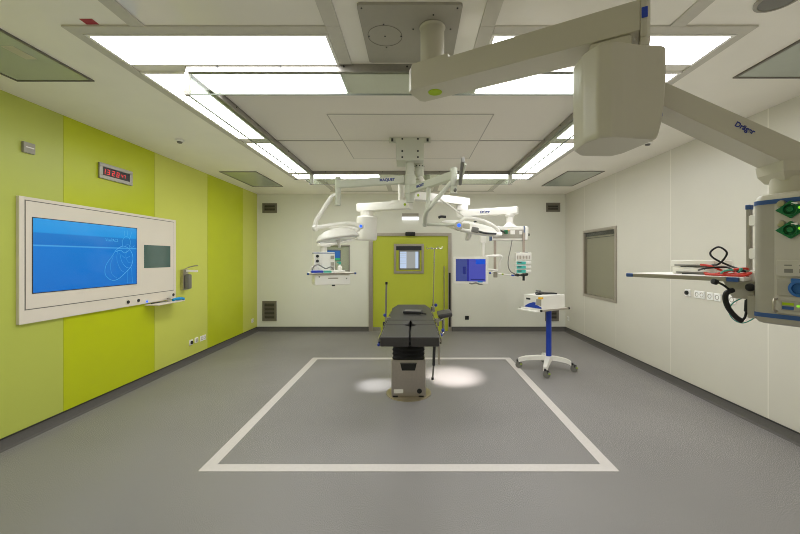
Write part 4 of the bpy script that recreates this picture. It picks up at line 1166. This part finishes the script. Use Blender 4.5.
mb = MB(MM); mb.box((.08, .10, .002), (hw - .05, hh - .04, .003)); link('blue_window', mb, M_MB1, sc_)
mb = MB(MM); mb.box((-.125, -.06, .002), (-.075, .06, .003)); mb.box((.0, -.155, .002), (.22, -.135, .003)); link('dark_icons', mb, M_MB2, sc_)
mb = MB(MM); mb.box((.11, -.19, 0), (.19, -.175, .002)); link('cyan_badge', mb, M_SKYBLUE, mo)
mb = MB(); tp = P(482.8, 260, YM + .10); mb.cyl(tp, P(482.8, 243, YM + .10), .030, seg=16); mb.cbox(P(482.8, 238.5, YM + .10), (.095, .08, .15), .012)
sa = P(482.8, 233, YM + .10)
mb.tube([P(482.8, 240, YM + .1), sa, P(486, 230.5, 6.0), E @ Vector((-.30, 2.0, -.1))], .028, seg=12)
link('hanger_tube', mb, M_WHITE, mo)
ra = E @ Vector((-.254, 1.62, .0)); rb = E @ Vector((-.254, 1.385, .0))
mb = MB(); mb.tube([P(485, 256.5, YM + .06), P(492, 256, 5.95), P(500, 256, 6.0), P(501.3, 257.5, 6.02), P(499.2, 262, 6.05), P(498.8, 270, 6.1), P(497, 271.5, 6.13)], .022, seg=12)
mb.tube([P(486, 269.6, YM + .06), P(492, 269.8, 6.0), P(497, 270.5, 6.12)], .018, seg=12)
link('side_bracket', mb, M_WHITE, mo)
mb = MB(E); mb.cyl((-.254, 1.27, .03), (-.254, 1.37, .03), .035, seg=16, bev=.005); mb.cyl((-.254, 1.37, .03), (-.254, 1.40, .03), .05, .02, seg=16, mi=1)
link('rail_joint', mb, [M_GREYPL, M_WHITE], mo)
mb = MB(); mb.tube([P(469.5, 283.2, YM - .02), P(472, 283.7, YM - .04), P(476, 283.0, YM - .04), P(480, 284.3, YM - .03), P(484, 283.3, YM - .02)], .012, seg=8)
link('lead_bundle', mb, M_MIDGREY, mo)

# ------------------------------------------------------------------ operating table
TX = -.037
ot = thing('operating_table', 'black padded operating table on a steel pedestal in the middle of the room', 'operating table', (TX, 4.32, 0))
BX = -.063
link('floor_plate', MB().lathe([(0, 0), (.268, 0), (.266, .008), (.245, .014), (0, .014)], 48, 0, Matrix.Translation((BX, 4.33, 0))), M_BRASS, ot)
pd = link('pedestal', MB().box((BX - .197, 4.17, .012), (BX + .197, 4.53, .435), .012), M_STEEL, ot)
FP = frame((1, 0, 0), (0, 0, 1), (0, -1, 0), (BX, 4.17, 0))
mb = MB(FP); mb.prism([(-.075, .315), (.075, .315), (.095, .40), (-.095, .40)], 0, .006, .003); link('recessed_grip', mb, M_BLACK, pd)
mb = MB(FP); mb.box((-.10, .398, 0), (.10, .408, .010), .003); link('grip_lip', mb, M_CHROME, pd)
mb = MB(FP); mb.box((-.165, .055, 0), (-.06, .10, .003)); link('rating_label', mb, M_WHITE, pd)
mb = MB(FP); mb.cyl((.125, .08, 0), (.125, .08, .006), .028, seg=20); link('socket_cap', mb, M_BLACK, pd)
mb = MB(FP)
for u in (-.15, .145): mb.box((u - .03, .014, -.01), (u + .03, .028, .006), .003)
link('base_feet', mb, M_BLACK, pd)
mb = MB()
zs = [.435 + .385 * k / 16 for k in range(17)]
mb.loft([[(BX + x * (.185 + (.0 if k % 2 else -.014)), 4.33 + y * (.165 + (.0 if k % 2 else -.014)), z) for x, y in ((-1, -1), (1, -1), (1, 1), (-1, 1))] for k, z in enumerate(zs)])
link('bellows', mb, M_BLACK, ot)
link('table_frame', MB().box((TX - .19, 3.5, .795), (TX + .19, 5.35, .83), .008), M_DARK, ot)
def pad(name, poly, z0=.832, z1=.905):
    return link(name, MB().prism(poly, z0, z1, .012, seg=3), M_PAD, ot)
x0, x1 = TX - .262, TX + .262
g = .008
cy = 3.80
pad('leg_section', [(x0, 3.21), (TX - g, 3.21), (TX - g, cy - .08), (TX - .065, cy), (x0, cy)], .818, .905)
pad('leg_section', [(TX + g, 3.21), (x1, 3.21), (x1, cy), (TX + .065, cy), (TX + g, cy - .08)], .818, .905)
pad('seat_section', [(x0, cy + .01), (TX - .065, cy + .01), (TX - .012, cy + .10), (TX - .012, 4.075), (TX + .012, 4.075), (TX + .012, cy + .10), (TX + .065, cy + .01), (x1, cy + .01), (x1, 4.08), (x0, 4.08)])
pad('back_section', [(x0, 4.095), (x1, 4.095), (x1, 5.05), (x1 - .055, 5.46), (x0 + .055, 5.46), (x0, 5.05)])
for s in (-1, 1):
    for y0_, y1_ in ((3.3, 3.72), (3.85, 4.08), (4.15, 5.0)):
        xx = TX + s * .285
        mb = MB(); mb.box((xx - .006, y0_, .845), (xx + .006, y1_, .872), .002)
        for yy in (y0_ + .05, y1_ - .05): mb.box((min(xx, TX + s * .18), yy - .012, .815), (max(xx, TX + s * .18), yy + .012, .832)); mb.box((xx - .008, yy - .012, .815), (xx + .008, yy + .012, .86))
        link('side_rail', mb, M_CHROME, ot)
def clampset(x, y, z, s):
    mb = MB(); mb.cbox((x, y, z), (.04, .05, .07), .006); link_ = mb
    return mb
# controller
R = math.radians(-14)
HC = frame((math.cos(R), math.sin(R), 0), (-math.sin(R), math.cos(R), 0), (0, 0, 1), P(413, 314.6, 4.5).xy.to_3d() + Vector((0, 0, .906))) @ Matrix.Rotation(math.radians(13), 4, 'X')
t = thing('hand_controller', 'dark grey hand controller lying on the black table padding', 'remote control', HC @ Vector((0, 0, 0)))
link('controller_body', MB(HC).box((-.13, -.0, 0), (.11, .075, .034), .010), M_DARK, t)
link('keypad', MB(HC).box((-.115, .01, .034), (.095, .066, .036), .001), M_MIDGREY, t)
link('cable_stub', MB(HC).tube([(.10, .02, .012), (.13, .014, .010), (.165, .0, .010)], .009, seg=8), M_BLACK, t)
# infusion stand
ix, iy = .285, 5.30
t = thing('infusion_stand', 'slim steel infusion pole with hooks clamped at the head end of the table', 'infusion pole', (ix, iy, .80))
link('pole', MB().tube([(ix - .012, iy, .80), (ix + .012, iy, 1.74)], .010, seg=10, sub=1), M_CHROME, t)
mb = MB()
for a in (0, 90, 180, 270):
    a = math.radians(a + 20); c_, s_ = math.cos(a), math.sin(a)
    mb.tube([(ix + .012, iy, 1.735), (ix + .012 + .07 * c_, iy + .07 * s_, 1.745), (ix + .012 + .11 * c_, iy + .11 * s_, 1.73), (ix + .012 + .125 * c_, iy + .125 * s_, 1.765)], .006, seg=8)
link('hooks', mb, M_CHROME, t)
link('pole_clamp', MB().cbox((ix - .012, iy, .86), (.06, .05, .08), .008), M_CHROME, t)
link('clamp_knob', MB().sphere((ix + .03, iy - .03, .92), .024), M_KNOB, t)
# screen rod on the left
jx, jy = -.333, 4.28
t = thing('screen_rod', 'short grey upright rod with black tip clamped to the operating table', 'rod', (jx, jy, .85))
link('rod', MB().cyl((jx, jy, .84), (jx + .01, jy, 1.29), .011, seg=10), M_MIDGREY, t)
link('rod_tip', MB().cyl((jx + .01, jy, 1.29), (jx + .01, jy, 1.32), .014, seg=10), M_BLACK, t)
link('rod_clamp', MB().cbox((jx + .03, jy, .865), (.07, .05, .09), .008), M_CHROME, t)
link('clamp_knob', MB().sphere((jx - .005, jy - .035, .935), .02), M_KNOB, t)
link('clamp_grip', MB().box((jx - .03, jy - .06, .76), (jx + .005, jy - .03, .86), .008), M_DARK, t)
# arm support on the right
t = thing('arm_support', 'black padded arm support on a jointed chrome post beside the operating table', 'arm rest', (.35, 4.3, .80))
ax, ay = .345, 4.32
RR = Matrix.Rotation(math.radians(-9), 3, 'Y') @ Matrix.Rotation(math.radians(3), 3, 'X')
pd_ = link('arm_pad', MB().cbox((ax + .015, ay, .94), (.165, .26, .05), .02, R=RR, seg=3), M_PAD, t)
mb = MB(); mb.tube([(.24, ay - .05, .865), (.27, ay - .05, .875), (.31, ay - .02, .87), (ax, ay, .89), (ax, ay, .92)], .016, seg=10); mb.cyl((ax, ay, .70), (ax, ay, .93), .017, seg=12); mb.cbox((.265, ay - .05, .85), (.05, .05, .09), .006)
link('post', mb, M_CHROME, t)
for p in ((ax - .005, ay - .03, .752), (ax - .03, ay - .06, .70), (ax - .045, ay - .06, .655)):
    link('clamp_knob', MB().sphere(p, .021), M_KNOB, t)
mb = MB(); mb.tube([(ax, ay, .72), (ax - .02, ay - .03, .70), (ax - .04, ay - .04, .66), (ax - .05, ay - .05, .63)], .014, seg=10); mb.tube([(.272, ay - .05, .85), (.272, ay - .05, .74), (.29, ay - .05, .70), (ax - .02, ay - .03, .71)], .011, seg=8)
link('lower_link', mb, M_CHROME, t)
# hanging handles
t = thing('hanging_switch', 'dark hand switch hanging on a lead beside the steel pedestal', 'hand switch', (.205, 4.0, .25))
link('lead', MB().cyl((.213, 3.95, .44), (.222, 3.9, .825), .016, seg=10), M_DARK, t)
link('handset', MB().cyl((.203, 3.98, .29), (.213, 3.95, .44), .009, .010, seg=12), M_MIDGREY, t)
link('handset_tip', MB().cyl((.202, 3.985, .27), (.203, 3.98, .30), .014, seg=12, bev=.004), M_BLACK, t)
solo('release_bar', MB().tube([(.238, 3.70, .855), (.25, 3.70, .80), (.255, 3.72, .52)], .012, seg=10), M_STEEL, 'steel release bar hanging from the table side rail', 'bar')
mb = MB(); mb.sphere((TX - .282, 3.30, .815), .014)
link('clamp_knob', mb, M_KNOB, ot)

# ------------------------------------------------------------------ trolley
CTX, CTY, TR = 1.865, 5.235, math.radians(29)
tr = thing('equipment_trolley', 'white wheeled trolley with blue post by the white wall', 'trolley', (CTX, CTY, 0))
T = Matrix.Translation((CTX, CTY, 0)) @ Matrix.Rotation(TR, 4, 'Z')         # u = long side, v = away
pcx, pcy = .085, -.01
feet = ((-.275, -.26), (.275, -.26), (.265, .255), (-.265, .255))
for (u, v) in feet:
    R0 = Vector((pcx, pcy)); R1 = Vector((u, v)) * .96
    mid = R0.lerp(R1, .55)
    mb = MB(T)
    secs = []
    dv = (R1 - R0).normalized(); nv = Vector((-dv.y, dv.x))
    for s, wd, z0, z1 in ((0, .05, .13, .19), (.35, .045, .135, .19), (.75, .036, .12, .175), (.93, .032, .10, .155), (1.0, .026, .085, .14)):
        p = R0.lerp(R1, s)
        secs.append([(p.x + nv.x * wd, p.y + nv.y * wd, z0), (p.x - nv.x * wd, p.y - nv.y * wd, z0), (p.x - nv.x * wd * .8, p.y - nv.y * wd * .8, z1), (p.x + nv.x * wd * .8, p.y + nv.y * wd * .8, z1)])
    mb.loft(secs)
    lg = link('base_leg', mb, M_WHITE, tr)
    p = Vector((u, v)); off = Vector((.02, -.01))
    mb = MB(T)
    wh = Vector((p.x + off.x, p.y + off.y, .047))
    axd = Vector((.8, .6, 0))
    for s in (-.018, .018): mb.cyl(wh + axd * (s - .011), wh + axd * (s + .011), .047, seg=24, bev=.006)
    cs = link('caster_wheel', mb, M_MIDGREY, lg)
    mb = MB(T); mb.box((wh.x - .022, wh.y - .03, .06), (wh.x + .022, wh.y + .03, .10), .01); mb.cyl((p.x, p.y, .09), (p.x, p.y, .12), .014, seg=12); link('caster_fork', mb, M_DARK, lg)
    mb = MB(T); mb.box((wh.x - .012, wh.y - .055, .055), (wh.x + .012, wh.y - .035, .07), .003); link('brake_tab', mb, M_LIME, lg)
link('post', MB(T).cyl((pcx, pcy, .17), (pcx, pcy, .87), .038, seg=28), M_COBALT, tr)
TZ = .895
tray = link('tray', MB(T).box((-.265, -.19, TZ - .018), (.265, .19, TZ), .004), M_WHITE, tr)
mb = MB(T); mb.box((-.275, -.205, TZ - .024), (.275, -.19, TZ + .001), .003); mb.box((-.275, .19, TZ - .024), (.275, .205, TZ + .001), .003); link('tray_rail', mb, M_STEEL, tray)
for u in (-.277, .277): link('rail_end', MB(T).box((u - .012, -.209, TZ - .026), (u + .012, -.186, TZ + .004), .004), M_BLACK, tray)
link('pull_shelf', MB(T).box((-.33, -.16, TZ - .034), (-.2, .19, TZ - .02), .003), M_WHITE, tray)
link('tray_bracket', MB(T).box((-.16, -.12, TZ - .04), (.16, .12, TZ - .018), .004), M_GREYPL, tr)
bx = thing('suction_unit', 'white box-shaped appliance with blue swoosh on the blue-posted trolley', 'device', T @ Vector((0, 0, TZ)))
cs = link('casing', MB(T).box((-.235, -.16, TZ + .001), (.24, .165, TZ + .186), .006), M_WHITE, bx)
F = T @ frame((0, -1, 0), (0, 0, 1), (-1, 0, 0), (-.235, 0, TZ))          # front face of the appliance
mb = MB(F); mb.prism([(-.14, .01), (.165, .01), (.165, .028), (.10, .05), (.06, .052), (.06, .088), (.02, .088), (-.06, .062), (-.12, .03)], 0, .004, .0); link('blue_swoosh', mb, M_COBALT, cs)
mb = MB(F); mb.box((.075, .052, 0), (.16, .135, .004)); link('clear_window', mb, M_GREYPL, cs)
mb = MB(F); mb.box((-.11, .115, 0), (-.035, .14, .004)); link('display_strip', mb, M_DARK, cs)
mb = MB(F); mb.box((.11, .14, 0), (.163, .168, .004)); mb.M = T; mb.box((-.236, -.163, TZ + .142), (-.20, -.159, TZ + .168)); link('yellow_sticker', mb, M_YELLOW, cs)
fp = thing('foot_pedal', 'dark grey foot pedal lying on the white trolley appliance', 'pedal', T @ Vector((.06, .0, TZ + .187)))
mb = MB(T); mb.beam((-.11, .03, TZ + .205), (.17, -.06, TZ + .195), .09, .022, .008); link('pedal_plate', mb, M_DARK, fp)
mb = MB(T); mb.beam((-.10, .03, TZ + .228), (.0, .0, TZ + .205), .06, .022, .008); mb.cyl((-.09, -.01, TZ + .235), (-.08, .07, TZ + .235), .012, seg=10); link('pedal_hinge', mb, M_MIDGREY, fp)
mb = MB(T); mb.tube([(-.06, -.02, TZ + .194), (-.13, -.05, TZ + .194), (-.16, .0, TZ + .194), (-.10, .06, TZ + .215)], .007, seg=8); link('pedal_lead', mb, M_BLACK, fp)

# ------------------------------------------------------------------ camera, world, view
cam = bpy.data.cameras.new('camera'); co_ = bpy.data.objects.new('camera', cam); COL.objects.link(co_)
co_.location = (0, 0, CAMZ); co_.rotation_euler = (PI / 2, 0, 0)
cam.sensor_width = 36; cam.lens = 36 * FOC / 800
cam.shift_x = -(VX - 400) / 800; cam.shift_y = -(267 - VY) / 800
cam.clip_start = .02
SC.camera = co_
w = bpy.data.worlds.new('world'); SC.world = w; w.use_nodes = True
w.node_tree.nodes['Background'].inputs['Color'].default_value = (1.0, .985, .96, 1)
w.node_tree.nodes['Background'].inputs['Strength'].default_value = 1.0
vs = SC.view_settings
SC.display_settings.display_device = 'sRGB'
vs.view_transform = 'Standard'; vs.look = 'None'; vs.exposure = 0.1; vs.gamma = 1.0; vs.use_curve_mapping = False
SC.cycles.use_fast_gi = True
SC.cycles.fast_gi_method = 'ADD'
w.light_settings.ao_factor = 0.125
w.light_settings.distance = 1.2
SC.cycles.use_denoising = True
SC.cycles.filter_width = 0.95
SC.cycles.denoising_prefilter = 'ACCURATE'
SC.cycles.max_bounces = 10
SC.cycles.diffuse_bounces = 6
SC.cycles.transparent_max_bounces = 16
SC.cycles.sample_clamp_indirect = 6
